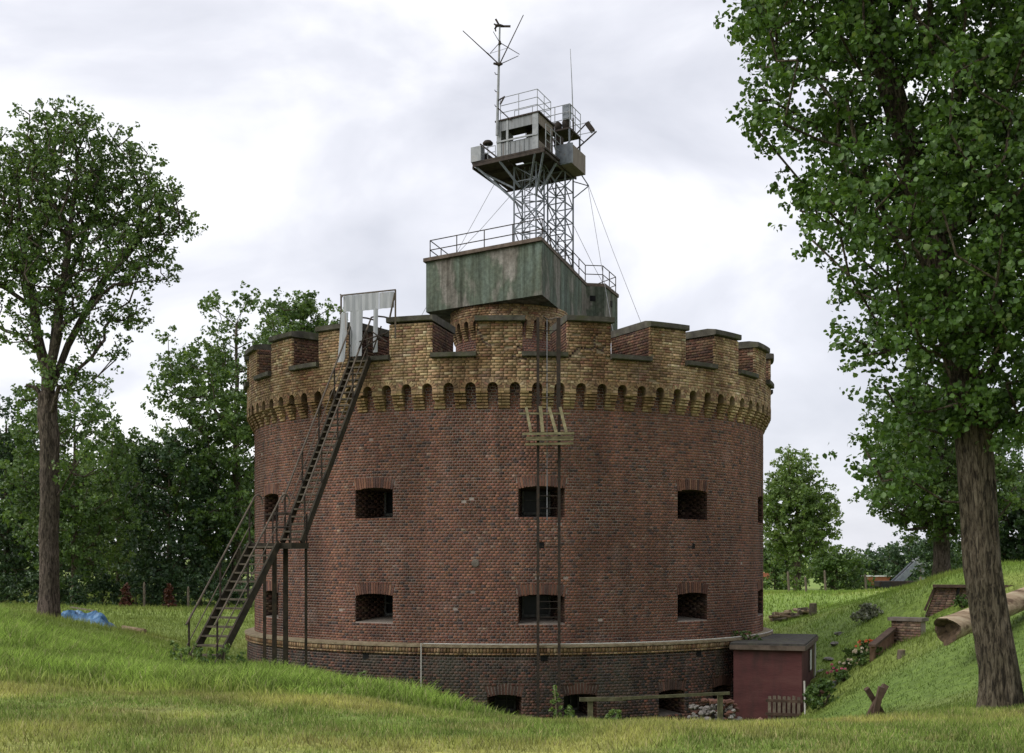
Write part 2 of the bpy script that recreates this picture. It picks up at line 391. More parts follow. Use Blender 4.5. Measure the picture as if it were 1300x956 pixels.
# ------------------------------------------------------------------ ground
TC = np.array([-0.1, 43.0])       # axis of the round fort
CP = []
def g(px, py, d): CP.append(at(px, py, d))
def gw(x, y, z): CP.append(np.array([x, y, z], float))
for a in [(0, 0, -1.65), (-6, 2, -1.55), (6, 2, -1.68), (-12, 6, -1.2), (12, 6, -1.75), (0, 5, -1.66), (-3, 7, -1.62), (4, 7, -1.68)]: gw(*a)
for a in [(0, 956, 10.3), (325, 956, 10.5), (650, 956, 10.8), (1000, 956, 11), (1300, 956, 11.2),
          (0, 885, 15), (150, 888, 15), (300, 893, 15), (480, 903, 15), (650, 914, 15.2), (800, 919, 15.3), (950, 920, 15.5), (1100, 914, 15.8), (1300, 905, 16),
          (0, 832, 20), (150, 856, 20), (300, 872, 20), (400, 878, 20), (480, 884, 19.5), (560, 899, 18.5), (620, 911, 17.5),
          (0, 788, 27), (60, 808, 26.5), (130, 830, 27), (200, 845, 27), (300, 857, 27.5), (400, 856, 27.5), (460, 880, 26.5), (520, 905, 26), (-120, 765, 26),
          (62, 787, 36), (110, 800, 39), (170, 802, 40), (230, 815, 38), (250, 793, 52), (150, 770, 72), (0, 769, 70), (300, 771, 75), (-150, 768, 60), (296, 838, 40), (270, 836, 34),
          (345, 850, 31.5), (430, 885, 31),
          (1035, 912, 33), (1090, 912, 29), (1090, 875, 33), (1085, 850, 36.5), (1090, 800, 44), (1090, 765, 60), (1090, 752, 72), (1000, 753, 75), (1000, 790, 52), (1045, 852, 38.5), (1045, 812, 46),
          (1150, 908, 25), (1150, 850, 32), (1200, 895, 24), (1200, 845, 30), (1230, 880, 25), (1200, 815, 33.5), (1200, 777, 41.5), (1268, 897, 18), (1310, 855, 24), (1290, 782, 31.5), (1160, 812, 38.2), (1145, 840, 34.5), (1120, 800, 43.5),
          (1200, 742, 43.6), (1240, 722, 49), (1300, 719, 49), (1400, 725, 46), (1240, 735, 62), (1170, 752, 60), (1130, 752, 75), (1400, 800, 28)]: g(*a)
for a in [(0, 20, -2.85), (2, 20, -2.9), (4, 21, -3.0), (-1, 25, -3.7), (2, 25, -3.9), (5, 26, -3.9), (0, 30, -4.5), (3, 30, -4.55), (6, 31, -4.4), (-3, 32, -4.3), (1, 33.5, -4.65), (4, 34, -4.65), (7.5, 34.5, -4.6), (-5, 34.8, -3.9),
          (9, 38, -4.3), (10.6, 41, -3.7), (-9.8, 42, -3.2), (0, 54, -3.2), (-8, 52, -3.0), (9, 52, -3.1), (0, 70, -2.9), (0, 95, -2.8), (-40, 95, -2.7), (40, 95, -2.6), (60, 60, -2.2), (-60, 60, -2.2), (-40, 30, -0.9), (40, 30, -1.6), (-30, 10, -0.9), (30, 10, -1.7), (30, 50, -1.3), (-30, 45, -1.9), (0, 120, -2.9), (80, 120, -2.6), (-80, 120, -2.7)]: gw(*a)
CP = np.array(CP)
_S = 10.0
def _phi(r2): return np.where(r2 > 1e-12, 0.5 * r2 * np.log(r2 + 1e-12), 0.0)
def _fit():
    X = CP[:, :2] / _S; n = len(X)
    K = _phi(((X[:, None] - X[None]) ** 2).sum(-1)) + np.eye(n) * 0.004
    Pm = np.c_[np.ones(n), X]
    A = np.block([[K, Pm], [Pm.T, np.zeros((3, 3))]])
    return np.linalg.solve(A, np.r_[CP[:, 2], 0, 0, 0])
_W = _fit()
def ground_z(x, y):
    x = np.atleast_1d(np.asarray(x, float)); y = np.atleast_1d(np.asarray(y, float))
    out = np.empty(x.shape)
    xf = x.ravel(); yf = y.ravel(); of = out.ravel()
    for i in range(0, len(xf), 20000):
        q = np.c_[np.clip(xf[i:i + 20000], -70, 70), np.clip(yf[i:i + 20000], -5, 115)] / _S
        k = _phi(((q[:, None] - CP[None, :, :2] / _S) ** 2).sum(-1))
        of[i:i + 20000] = k @ _W[:-3] + _W[-3] + q @ _W[-2:]
    far = np.clip((np.hypot(xf, yf - 40) - 60) / 60, 0, 1)
    of[:] = of * (1 - far) + (-2.8) * far
    of += (fnoise(xf * 0.9, yf * 0.9, 3, 3) - 0.5) * 0.10 * np.clip(1 - far, 0, 1)
    return of.reshape(x.shape)
def gz(x, y): return float(ground_z(x, y)[0])
def on_ground(px, d):
    x = (px - CX) / F * d
    return np.array([x, d, gz(x, d)])

def sstep(a, b, x):
    t = np.clip((x - a) / (b - a), 0, 1); return t * t * (3 - 2 * t)
def tallness(x, y):
    px = CX + F * x / np.maximum(y, 1); nz = fnoise(x * 0.5, y * 0.5, 21, 3) - 0.5
    edge = 15.8 + nz * 3.2 + 1.2 * sstep(420, 650, px)
    t = sstep(0, 1.6, y - edge) * (1 - sstep(560, 690, px + nz * 120)) * (1 - sstep(28.5, 30.5, y + nz * 2))
    return t
def right_zones(x, y):
    px = CX + F * x / np.maximum(y, 1)
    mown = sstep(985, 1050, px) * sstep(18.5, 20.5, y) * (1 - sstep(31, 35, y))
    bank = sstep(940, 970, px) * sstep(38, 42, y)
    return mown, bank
def turf_color(x, y):
    x = np.asarray(x); y = np.asarray(y)
    n1 = fnoise(x * 0.45, y * 0.45, 5, 4)[:, None]; n2 = fnoise(x * 1.7, y * 1.7, 9, 3)[:, None]
    green = np.array([0.158, 0.220, 0.050]); lush = np.array([0.215, 0.310, 0.064]); yel = np.array([0.345, 0.345, 0.105]); brown = np.array([0.24, 0.18, 0.09])
    T = tallness(x, y)[:, None]
    near = (1 - sstep(15.5, 18.5, y))[:, None]
    c = green * (1 - n1) * 0.92 + (0.8 * green + 0.2 * yel) * n1
    c = c * (1 - near) + near * (green * 1.05 * (1 - sstep(0.36, 0.70, n1)) + yel * sstep(0.36, 0.70, n1))
    b = sstep(0.62, 0.78, n2) * near * 0.4
    c = c * (1 - b) + brown * b
    dry = sstep(0.56, 0.72, fnoise(x * 0.25 + 9, y * 0.25, 31, 3))[:, None] * (1 - near) * 0.3
    c = c * (1 - dry) + (0.6 * yel + 0.4 * brown) * dry
    c = c * (1 - T) + lush * (0.85 + 0.3 * n2) * T
    zd, zm = right_zones(x, y)
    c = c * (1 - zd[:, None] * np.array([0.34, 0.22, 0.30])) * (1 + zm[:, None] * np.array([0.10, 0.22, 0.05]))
    return c

xs = np.unique(np.round(np.concatenate([np.arange(-26, 26.01, 0.4), np.arange(-70, -26, 2.0), np.arange(26, 72, 2.0), [-2000, -900, -400, -200, -120, -90, 90, 120, 200, 400, 900, 2000]]), 3))
ys = np.unique(np.round(np.concatenate([np.arange(0, 60.01, 0.4), np.arange(60, 122, 2.0), [-300, -60, -20, -8, -3, 130, 150, 200, 300, 500, 900, 2000]]), 3))
gx, gy = np.meshgrid(xs, ys)
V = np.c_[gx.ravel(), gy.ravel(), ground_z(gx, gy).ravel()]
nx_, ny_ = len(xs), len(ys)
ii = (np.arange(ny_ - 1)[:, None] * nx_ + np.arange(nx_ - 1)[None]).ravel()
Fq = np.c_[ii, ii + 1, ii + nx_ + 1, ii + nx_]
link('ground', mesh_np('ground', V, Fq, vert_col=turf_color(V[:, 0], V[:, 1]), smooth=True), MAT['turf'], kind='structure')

# ------------------------------------------------------------------ grass blades
def blades(name, x, y, h, w, lean, col, segs, label):
    n = len(x); z = ground_z(x, y) - 0.01
    a = RNG.uniform(0, 2 * math.pi, n); l = RNG.uniform(0.1, 1.0, n) * lean * h
    dx, dy = np.cos(a) * l, np.sin(a) * l
    b = RNG.uniform(0, 2 * math.pi, n); wx, wy = np.cos(b) * w / 2, np.sin(b) * w / 2
    base = np.c_[x, y, z]
    if segs == 1:
        V = np.stack([base - np.c_[wx, wy, 0 * z], base + np.c_[wx, wy, 0 * z], base + np.c_[dx, dy, h]], 1).reshape(-1, 3)
        Fc = np.arange(3 * n).reshape(n, 3); C = np.repeat(col, 3, 0)
    else:
        mid = base + np.c_[dx * 0.35, dy * 0.35, h * 0.6]; W = np.c_[wx, wy, 0 * z]
        V = np.stack([base - W, base + W, mid + W * 0.7, mid - W * 0.7, base + np.c_[dx, dy, h]], 1).reshape(-1, 3)
        k = 5 * np.arange(n)[:, None]
        Fc = np.concatenate([np.c_[k, k + 1, k + 2], np.c_[k, k + 2, k + 3], np.c_[k + 3, k + 2, k + 4]]); C = np.repeat(col, 5, 0)
    o = link(name, mesh_np(name, V, Fc, vert_col=C), MAT['blade'], kind='stuff')
    tag(o, label, 'grass')

def scatter(n, d0, d1, p0=-150, p1=1480):
    d = np.sqrt(RNG.uniform(d0 * d0, d1 * d1, n)); px = RNG.uniform(p0, p1, n)
    return (px - CX) / F * d, d
def free(x, y):
    r = np.hypot(x - TC[0], y - TC[1]); ok = r > 8.75
    s = (x - 8.2) * 0.3 + (y - 36) * 0.954; t = (x - 8.2) * 0.954 - (y - 36) * 0.3
    return ok & ~((s > -0.1) & (s < 5) & (t < 0.1) & (t > -3))

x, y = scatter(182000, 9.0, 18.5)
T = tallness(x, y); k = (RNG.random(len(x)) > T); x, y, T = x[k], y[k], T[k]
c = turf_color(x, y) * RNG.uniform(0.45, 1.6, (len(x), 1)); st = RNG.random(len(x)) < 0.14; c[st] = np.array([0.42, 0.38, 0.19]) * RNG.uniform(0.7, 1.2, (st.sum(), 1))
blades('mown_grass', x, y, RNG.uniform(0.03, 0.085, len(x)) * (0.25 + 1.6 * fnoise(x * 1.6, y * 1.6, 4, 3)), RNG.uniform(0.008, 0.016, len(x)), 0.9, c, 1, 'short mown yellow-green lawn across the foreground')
x, y = scatter(300000, 14.0, 31.0, -90, 760)
T = tallness(x, y); k = RNG.random(len(x)) < T * 0.95; x, y, T = x[k], y[k], T[k]
hn = fnoise(x * 0.8, y * 0.8, 13, 3)
c = turf_color(x, y) * RNG.uniform(0.4, 1.65, (len(x), 1)) * np.where(hn > 0.5, 1.12, 0.92)[:, None]; st = RNG.random(len(x)) < 0.07; c[st] = np.array([0.42, 0.42, 0.20])
blades('tall_grass', x, y, RNG.uniform(0.08, 0.30, len(x)) * (0.15 + 1.75 * hn ** 1.3) * (0.5 + 0.5 * T), RNG.uniform(0.010, 0.022, len(x)), 1.0, c, 2, 'tall bright green grass on the rise at left before the fort')
x, y = scatter(180000, 18.5, 55.0)
k = free(x, y) & (tallness(x, y) < 0.5); x, y = x[k], y[k]
c = turf_color(x, y) * RNG.uniform(0.6, 1.4, (len(x), 1))
blades('ditch_grass', x, y, RNG.uniform(0.06, 0.20, len(x)) * (0.4 + 1.1 * fnoise(x * 0.6, y * 0.6, 14, 3)) * (1 - 0.45 * right_zones(x, y)[0]), RNG.uniform(0.015, 0.03, len(x)), 0.8, c, 1, 'rough grass on the slopes of the ditch around the fort')
x, y = scatter(60000, 55.0, 100.0)
c = turf_color(x, y) * RNG.uniform(0.65, 1.35, (len(x), 1))
blades('meadow_grass', x, y, RNG.uniform(0.08, 0.25, len(x)), RNG.uniform(0.04, 0.08, len(x)), 0.8, c, 1, 'far green meadow grass below the trees behind the fort')

# ------------------------------------------------------------------ brick laying
BF = np.array([[4, 6, 7, 5], [0, 4, 5, 1], [2, 3, 7, 6], [0, 2, 6, 4], [1, 5, 7, 3]])
class Bricks:
    def __init__(self): self.C = []; self.K = []
    def put(self, corners, cols): self.C.append(corners); self.K.append(cols)
    def build(self, name, mat, parent):
        C = np.concatenate(self.C); K = np.concatenate(self.K); n = len(C)
        V = C.reshape(-1, 3) - ORIG[parent.name]
        Fc = (BF[None] + 8 * np.arange(n)[:, None, None]).reshape(-1, 4)
        return link(name, mesh_np(name, V, Fc, face_col=np.repeat(K, 5, 0)), mat, parent, kind='stuff')

RED = (np.array([[0.158, 0.073, 0.049], [0.182, 0.085, 0.054], [0.138, 0.065, 0.046], [0.114, 0.058, 0.044], [0.066, 0.044, 0.041], [0.20, 0.13, 0.10]]), np.array([0.36, 0.22, 0.24, 0.12, 0.04, 0.02]))
RED_H = (RED[0], np.array([0.32, 0.20, 0.20, 0.15, 0.11, 0.02]))
PLINTH = (np.array([[0.10, 0.052, 0.040], [0.13, 0.058, 0.042], [0.07, 0.045, 0.038], [0.045, 0.034, 0.032]]), np.array([0.35, 0.2, 0.3, 0.15]))
PLINTH_H = (np.array([[0.09, 0.05, 0.04], [0.03, 0.026, 0.026], [0.05, 0.036, 0.034]]), np.array([0.4, 0.3, 0.3]))
TAN = (np.array([[0.275, 0.195, 0.112], [0.315, 0.235, 0.142], [0.235, 0.160, 0.090], [0.165, 0.108, 0.066], [0.22, 0.125, 0.080], [0.37, 0.305, 0.20]]), np.array([0.34, 0.24, 0.20, 0.10, 0.07, 0.05]))
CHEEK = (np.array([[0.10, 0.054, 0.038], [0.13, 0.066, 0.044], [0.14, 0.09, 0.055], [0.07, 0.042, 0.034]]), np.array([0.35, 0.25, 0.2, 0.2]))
CHEEK_SHADED = (CHEEK[0] * 0.5, CHEEK[1])  # embrasure cheeks: shade of the window recess put into the brick colour
def pick(pal, n):
    c = pal[0][RNG.choice(len(pal[0]), n, p=pal[1] / pal[1].sum())]
    return c * RNG.uniform(0.78, 1.22, (n, 1)) * RNG.uniform(0.94, 1.06, (n, 3))
CH = 0.0772
def polar_courses(B, r, depth, th0, th1, z0, z1, pal, pal_h, skips=(), c=TC, batter=0.0, ch=CH, miss=0.0, Ls=0.114, Lh=0.114, jit=0.0018, jn=0.016):
    """th in degrees; each course: stretcher, header, stretcher ..."""
    nrow = max(1, int(round((z1 - z0) / ch))); ch = (z1 - z0) / nrow
    for i in range(nrow):
        za, zb = z0 + i * ch + jn / 2, z0 + (i + 1) * ch - jn / 2; zc = (za + zb) / 2
        rr = r - batter * (zc - z0)
        L = R_(th1 - th0) * rr; step = Ls + Lh + 2 * jn
        m = int(L / step) + 3
        e0 = np.arange(m) * step - step * 0.25 * (i % 2) - 0.5 * step + RNG.uniform(-0.02, 0.02)
        a = np.concatenate([e0, e0 + Ls + jn]); b = np.concatenate([e0 + Ls, e0 + Ls + jn + Lh]); hd = np.r_[np.zeros(m, bool), np.ones(m, bool)]
        a = np.clip(a, 0, L); b = np.clip(b, 0, L)
        ta = th0 + np.degrees(a / rr); tb = th0 + np.degrees(b / rr)
        keep = (b - a) > 0.02
        for s0, s1, sz0, sz1 in skips:
            if sz0 < zc < sz1:
                cutb = (ta < s0) & (tb > s0); tb = np.where(cutb, s0, tb)
                cuta = (ta < s1) & (tb > s1) & (ta >= s0); ta = np.where(cuta, s1, ta)
                keep &= ~((ta >= s0 - 1e-9) & (tb <= s1 + 1e-9))
        if miss: keep &= RNG.random(len(ta)) > miss
        ta, tb, hd = ta[keep], tb[keep], hd[keep]; n = len(ta)
        if not n: continue
        ro = rr + RNG.normal(0, jit, n)
        C = np.empty((n, 8, 3))
        for q in range(8):
            rad = np.full(n, rr - depth) if q < 4 else ro
            t = np.radians(tb if q & 2 else ta)
            C[:, q, 0] = c[0] + rad * np.sin(t); C[:, q, 1] = c[1] - rad * np.cos(t); C[:, q, 2] = zb if q & 1 else za
        K = np.where(hd[:, None], pick(pal_h, n), pick(pal, n))
        B.put(C, K)
def brick_quad(B, p, u, v, nrm, pal, depth=0.012, ch=CH, L=0.16, jit=0.003):
    p = np.array(p, float); u = np.array(u, float); v = np.array(v, float); nrm = np.array(nrm, float); nrm /= np.linalg.norm(nrm)
    lu, lv = np.linalg.norm(u), np.linalg.norm(v); u = u / lu; v = v / lv
    nr = max(1, int(round(lv / ch))); ch = lv / nr
    for i in range(nr):
        e0 = np.arange(-1, int(lu / (L + 0.01)) + 2) * (L + 0.01) + (i % 2) * L * 0.5
        a = np.clip(e0, 0, lu); b = np.clip(e0 + L, 0, lu); k = (b - a) > 0.02; a, b = a[k], b[k]; n = len(a)
        if not n: continue
        C = np.empty((n, 8, 3)); o = depth + RNG.normal(0, jit, n)
        for q in range(8):
            C[:, q] = p + u * (b if q & 2 else a)[:, None] + v * (i * ch + (ch - 0.005 if q & 1 else 0.005)) + nrm * (o if q & 4 else np.full(n, -0.02))[:, None]
        B.put(C, pick(pal, n))

# ------------------------------------------------------------------ the round brick fort
fort = empty('brick_fort', (TC[0], TC[1], -4.7), 'round red brick fort with battlemented tan brick parapet', 'fort')
def P(r, th, z): t = R_(th); return np.array([TC[0] + r * math.sin(t), TC[1] - r * math.cos(t), z])
RB, RP, RPL = 8.43, 8.67, 8.66
TMAX = 112
ops = []                                   # openings: th, half width (m), sill z, crown z, radius
for th in (-59.3, -26.5, 6.2, 38.9, 71.7):
    hw = 0.64 if abs(th - 6.2) < 1 else 0.62
    ops.append((th, hw, 1.07, 1.95, RB)); ops.append((th, hw, -1.80, -1.00, RB))
pl_ops = [(t, 0.47, -4.42, -3.70, RPL) for t in (-0.7, 13.1, 32.0, 45.8)]

def backing(r, z0, z1, holes):
    te = set(np.round(np.arange(-180, 180.1, 3.0), 3)); ze = {z0, z1} | set(np.round(np.linspace(z0, z1, 5), 3))
    H = []
    for th, hw, a, b, rr in holes:
        d = math.degrees(hw / rr); H.append((round(th - d, 3), round(th + d, 3), a, b)); te |= {H[-1][0], H[-1][1]}; ze |= {a, b}
    te = sorted(te); ze = sorted(ze); mb = MB()
    for i in range(len(te) - 1):
        for j in range(len(ze) - 1):
            tm, zm = (te[i] + te[i + 1]) / 2, (ze[j] + ze[j + 1]) / 2
            if any(h[0] < tm < h[1] and h[2] < zm < h[3] for h in H): continue
            mb.quad(P(r, te[i], ze[j]), P(r, te[i + 1], ze[j]), P(r, te[i + 1], ze[j + 1]), P(r, te[i], ze[j + 1]))
    return mb
backing(RB - 0.010, -2.62, 4.80, ops).build('wall_core', MAT['mortar'], fort)
backing(RPL - 0.010, -4.9, -2.58, pl_ops).build('plinth_core', MAT['mortar'], fort)

ARCH_H = 0.30; RISE = 0.065
def arch_skips(holes):
    out = []
    for th, hw, a, b, rr in holes:
        d = math.degrees(hw / rr); out.append((th - d, th + d, a, b - 0.05))
        rise = RISE; rho = (hw * hw + rise * rise) / (2 * rise) + ARCH_H; ns = 10
        ed = [-hw * 1.11] + list(np.linspace(-hw, hw, ns + 1)) + [hw * 1.11]
        for x0, x1 in zip(ed, ed[1:]):
            xm = (x0 + x1) / 2; top = b - rho + ARCH_H + math.sqrt(max(0.0, rho * rho - xm * xm))
            low = a if abs(xm) < hw else top - 0.17
            out.append((th + math.degrees(x0 / rr), th + math.degrees(x1 / rr), low, top - 0.02))
    return out
small_holes = [(6.0, 0.10, 0.22, 0.44), (39.0, 0.06, 0.25, 0.42)]
hs = [(t - math.degrees(w / RB), t + math.degrees(w / RB), a, b) for t, w, a, b in small_holes]
B = Bricks(); polar_courses(B, RB, 0.05, -TMAX, TMAX, -2.36, 4.80, RED, RED_H, arch_skips(ops) + hs, miss=0.002)
BC = Bricks()
def rel_box(th, r): return P(r, th, 0)
vous_me = MB().box((0, 0, 0), (0.062, 0.13, ARCH_H)).mesh('brick'); vous_me.materials.append(MAT['brick_arch'])
vous_low = MB().box((0, 0, 0), (0.062, 0.13, ARCH_H)).mesh('brick'); vous_low.materials.append(MAT['brick_arch_low'])
win_n = 0
for th, hw, z0, z1, rr in ops + pl_ops:
    t = R_(th); tang = np.array([math.cos(t), math.sin(t), 0]); outw = np.array([math.sin(t), -math.cos(t), 0])
    rise = RISE; rho = (hw * hw + rise * rise) / (2 * rise); half = math.asin(hw / rho); nv = int(2 * hw / 0.077)
    cz = z1 - rho
    for k in range(nv):
        ph = -half + (k + 0.5) * 2 * half / nv
        rad = rho + ARCH_H / 2
        s = rad * math.sin(ph)
        o = bpy.data.objects.new('brick', vous_me if rr < 8.5 else vous_low); COL.objects.link(o); o.parent = fort; ORIG[o.name] = ORIG[fort.name]
        thk = th + math.degrees(s / rr); tk = R_(thk); ph += random.uniform(-0.02, 0.02)
        M = Matrix.Translation(Vector(P(rr - 0.06 + random.uniform(0, 0.006), thk, cz + rad * math.cos(ph)) - ORIG[fort.name])) @ Matrix.Rotation(tk, 4, 'Z') @ Matrix.Rotation(ph, 4, 'Y')
        o.matrix_local = M
    # embrasure
    d = math.degrees(hw / rr); ri = rr - 1.25; hi = hw * 0.62; di = math.degrees(hi / ri)
    zi0, zi1 = z0 + 0.12, z1 - 0.08
    ol0, or0, ol1, or1 = P(rr - 0.011, th - d, z0), P(rr - 0.011, th + d, z0), P(rr - 0.011, th - d, z1), P(rr - 0.011, th + d, z1)
    il0, ir0, il1, ir1 = P(ri, th - di, zi0), P(ri, th + di, zi0), P(ri, th - di, zi1), P(ri, th + di, zi1)
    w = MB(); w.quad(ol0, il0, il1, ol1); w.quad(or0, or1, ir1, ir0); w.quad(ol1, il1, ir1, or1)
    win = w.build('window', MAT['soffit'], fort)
    MB().quad(ol0 - outw * 0.0, or0, ir0, il0).build('sill', MAT['sill'], win)
    for a0, b0, sgn in ((ol0, il0, 1), (or0, ir0, -1)):
        uu = (b0 - a0) * np.array([1, 1, 0]); nn = np.cross(uu, [0, 0, 1]) * (1 if sgn > 0 else -1)
        if nn @ tang * sgn < 0: nn = -nn
        brick_quad(BC, a0 + np.array([0, 0, 0.03]), uu, np.array([0, 0, (z1 - z0) - 0.10]), nn, CHEEK_SHADED, 0.006, L=0.24)
    fr = MB(); cw = 0.05
    q0, q1 = il0 + outw * 0.05, ir0 + outw * 0.05; H = zi1 - zi0
    up = np.array([0, 0, 1.0])
    fr.beam(q0 + tang * 0.02, q0 + tang * 0.02 + up * H, cw, cw, tang); fr.beam(q1 - tang * 0.02, q1 - tang * 0.02 + up * H, cw, cw, tang)
    fr.beam(q0 + up * 0.05, q1 + up * 0.05, cw, 0.07); mid = q0 * 0.42 + q1 * 0.58
    fr.beam(mid, mid + up * H * 0.97, 0.04, 0.04, tang)
    if random.random() < 0.3: fr.beam(q0 + up * H * 0.62, q1 + up * H * 0.62, 0.03, 0.03)
    fr.build('frame', MAT['frame'], win)
    MB().quad(il0, ir0, ir1, il1).build('pane', MAT['glass'], win)
for t_, w_, a_, b_ in small_holes:
    MB().add([P(RB - 0.004, t_ + s * math.degrees(w_ / RB), z) for s, z in ((-1, a_), (1, a_), (1, b_ - 0.03), (-0.7, b_))], [(0, 1, 2, 3)]).build('vent_hole', MAT['dark'], fort)
for t_ in (6.4, 38.7, -27.2):
    MB().add([P(RPL + 0.012, t_ + s * 0.62, z) for s, z in ((-1, -2.80), (1, -2.80), (1, -2.66), (-1, -2.66))], [(0, 1, 2, 3)]).build('vent_hole', MAT['dark'], fort)
MB().tube([P(RB - 0.02, -6.1, -0.15), P(RB + 0.05, -6.1, -0.15)], [0.12, 0.10], 10).build('anchor_plate', MAT['sill'], fort)
B.build('brick_facing', MAT['brick_red'], fort)
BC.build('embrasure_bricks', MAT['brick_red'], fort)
B = Bricks(); polar_courses(B, RPL + 0.03, 0.07, -TMAX, TMAX, -4.86, -2.62, PLINTH, PLINTH_H, arch_skips(pl_ops), batter=0.013)
B.build('plinth_facing', MAT['brick_plinth'], fort)
# string course
MB().lathe([(RB - 0.02, -2.335), (RPL + 0.05, -2.375), (RPL + 0.09, -2.38), (RPL + 0.09, -2.43), (RPL - 0.05, -2.44)], 240, TC).build('string_course', MAT['ledge'], fort)
B = Bricks()
polar_courses(B, RPL + 0.055, 0.08, -TMAX, TMAX, -2.58, -2.44, TAN, TAN, ch=0.14, Ls=0.075, Lh=0.075, jit=0.010)
polar_courses(B, RPL + 0.065, 0.08, -TMAX, TMAX, -2.64, -2.585, TAN, TAN, ch=0.055)
B.build('string_course_bricks', MAT['brick_tan'], fort)

# corbel table
NB = 90; PH = 1.22
def corbel_mesh(name, r0, r1, z0, z1, hw, n):
    mb = MB(); st = (z1 - z0) / n
    for k in range(n):
        ro = r0 + (r1 - r0) * (k + 1) / n
        ro += RNG.normal(0, 0.006); ww = 2 * hw + RNG.normal(0, 0.006)
        split = ww * RNG.uniform(0.25, 0.75)
        for w0_, w1_ in ((-ww / 2, -ww / 2 + split - 0.006), (-ww / 2 + split + 0.006, ww / 2)):
            if RNG.random() < 0.05: continue
            mb.box(((w0_ + w1_) / 2, -(r0 - 0.05 + ro) / 2, z0 + (k + 0.5) * st), (w1_ - w0_, ro - r0 + 0.05, st - 0.030))
    mb.box((0, -(r0 - 0.05 + r0 + 0.02) / 2, (z0 + z1) / 2), (2 * hw - 0.04, 0.07, z1 - z0 - 0.01))
    for k in range(1, n):
        ro = r0 + (r1 - r0) * k / n - 0.05
        if ro > r0: mb.box((0, -(r0 - 0.05 + ro) / 2, z0 + k * st), (2 * hw - 0.05, ro - r0 + 0.05, 0.034))
    return mb
def arch_mesh(r0, r1, half, nw, zb, zs, ztop):
    pts = [(-half, zb), (-nw, zb), (-nw, zs)] + [(-nw * math.cos(a), zs + nw * math.sin(a)) for a in np.linspace(0, math.pi, 9)[1:-1]] + [(nw, zs), (nw, zb), (half, zb), (half, ztop), (-half, ztop)]
    n = len(pts); mb = MB()
    mb.add([(s, -r1, z) for s, z in pts] + [(s, -r0, z) for s, z in pts], [tuple(range(n))] + [(i, n + i, n + (i + 1) % n, (i + 1) % n) for i in range(n)])
    for k in range(9):
        a = math.pi * (k + 0.5) / 9; L = min(0.115, half - nw, (ztop + 0.02 - zs) / max(math.sin(a), 0.3) - nw); rc = nw + L / 2 + 0.003
        mb.box((-rc * math.cos(a), -r1 - 0.004 + RNG.normal(0, 0.002), zs + rc * math.sin(a)), (L, 0.022, (nw + L / 2) * math.pi / 9 * 0.84), 0, Matrix.Rotation(a, 3, 'Y'))
    for k in range(int((ztop - zb) / 0.075)):
        z = zb + 0.04 + k * 0.075
        for s in (-1, 1):
            w0_ = nw + 0.008 if z < zs else math.sqrt(max(0.0, (nw + 0.122) ** 2 - (z - zs) ** 2))
            if half - w0_ > 0.03: mb.box((s * (w0_ + half) / 2, -r1 - 0.003 + RNG.normal(0, 0.002), z), (half - w0_ - 0.008, 0.022, 0.062))
    return mb
fo = ORIG[fort.name] - np.array([TC[0], TC[1], 0])
def tinted(mb, name, plain, pal=None):
    me = mb.mesh(name, fo); n = len(me.polygons); k = np.ones((n, 4), np.float32); pal = pal or TAN
    k[:, :3] = (0.19, 0.145, 0.09); m6 = (n - plain) // 6
    k[plain:plain + m6 * 6, :3] = np.repeat(pick(pal, m6), 6, 0)
    a = me.attributes.new('col', 'FLOAT_COLOR', 'FACE'); a.data.foreach_set('color', k.ravel())
    me.materials.append(MAT['brick_tan']); return me
CORB = (np.array([[0.27, 0.195, 0.10], [0.33, 0.25, 0.14], [0.20, 0.14, 0.07]]), np.array([0.45, 0.3, 0.25]))
cms = [tinted(corbel_mesh('corbel', RB, RP, 4.06, 4.52, 0.158, 6), 'corbel', 0, CORB) for _ in range(9)]
ams = [tinted(arch_mesh(RB - 0.02, RP - 0.01, RP * math.tan(R_(2.0)), 0.142, 4.50, 4.60, 4.81), 'arch_panel', 16) for _ in range(9)]
for i in range(NB):
    th = PH + 4 * i
    if 130 < th % 360 < 230: continue
    for nm, me, t in (('corbel', cms[RNG.integers(9)], th + 2), ('arch_panel', ams[RNG.integers(9)], th)):
        o = link(nm, me, None, fort); o.rotation_euler = (0, 0, R_(t))

# parapet, merlons, sills
RI = 6.6
ring = MB(); ring.lathe([(RI, 4.0), (RI, 5.42), (RP - 0.03, 5.42), (RP - 0.03, 4.805), (RB - 0.05, 4.805)], 240, TC)
ring.build('parapet_core', MAT['mortar_tan'], fort)
MB().lathe([(0.05, 5.2), (RI + 0.05, 5.2)], 64, TC).build('roof_terrace', MAT['roof_felt'], fort)
PER = 360 / 22; MW = 8.35; M0 = -1.65
B = Bricks()
crack = []
def crack_line(pts):
    for (a, b), (c_, d_) in zip(pts, pts[1:]):
        n = max(2, int(math.hypot(c_ - a, (d_ - b) * 6.6) / 0.5))
        for k in range(n): crack.append((a + (c_ - a) * k / n, b + (d_ - b) * k / n))
for line in (((722, 455), (731, 446), (736, 441), (752, 443), (757, 440), (768, 444), (772, 434)), ((757, 440), (757, 428), (763, 420)), ((608, 420), (615, 436), (626, 441)), ((652, 454), (672, 458)), ((664, 446), (655, 440))):
    crack_line([((a - 646) / 7.05, (HZ - b) / 46.7) for a, b in line])
CR = [(a - 0.22, a + 0.22, b - 0.035, b + 0.035) for a, b in crack]
ck = MB()
for a, b in crack:
    q_ = [P(RP - 0.026, a + s1 * 0.25, b + s2 * 0.026 + random.uniform(-0.008, 0.008)) for s1, s2 in ((-1, -1), (1, -1), (1, 1), (-1, 1))]
    ck.add(q_, [(0, 1, 2, 3)])
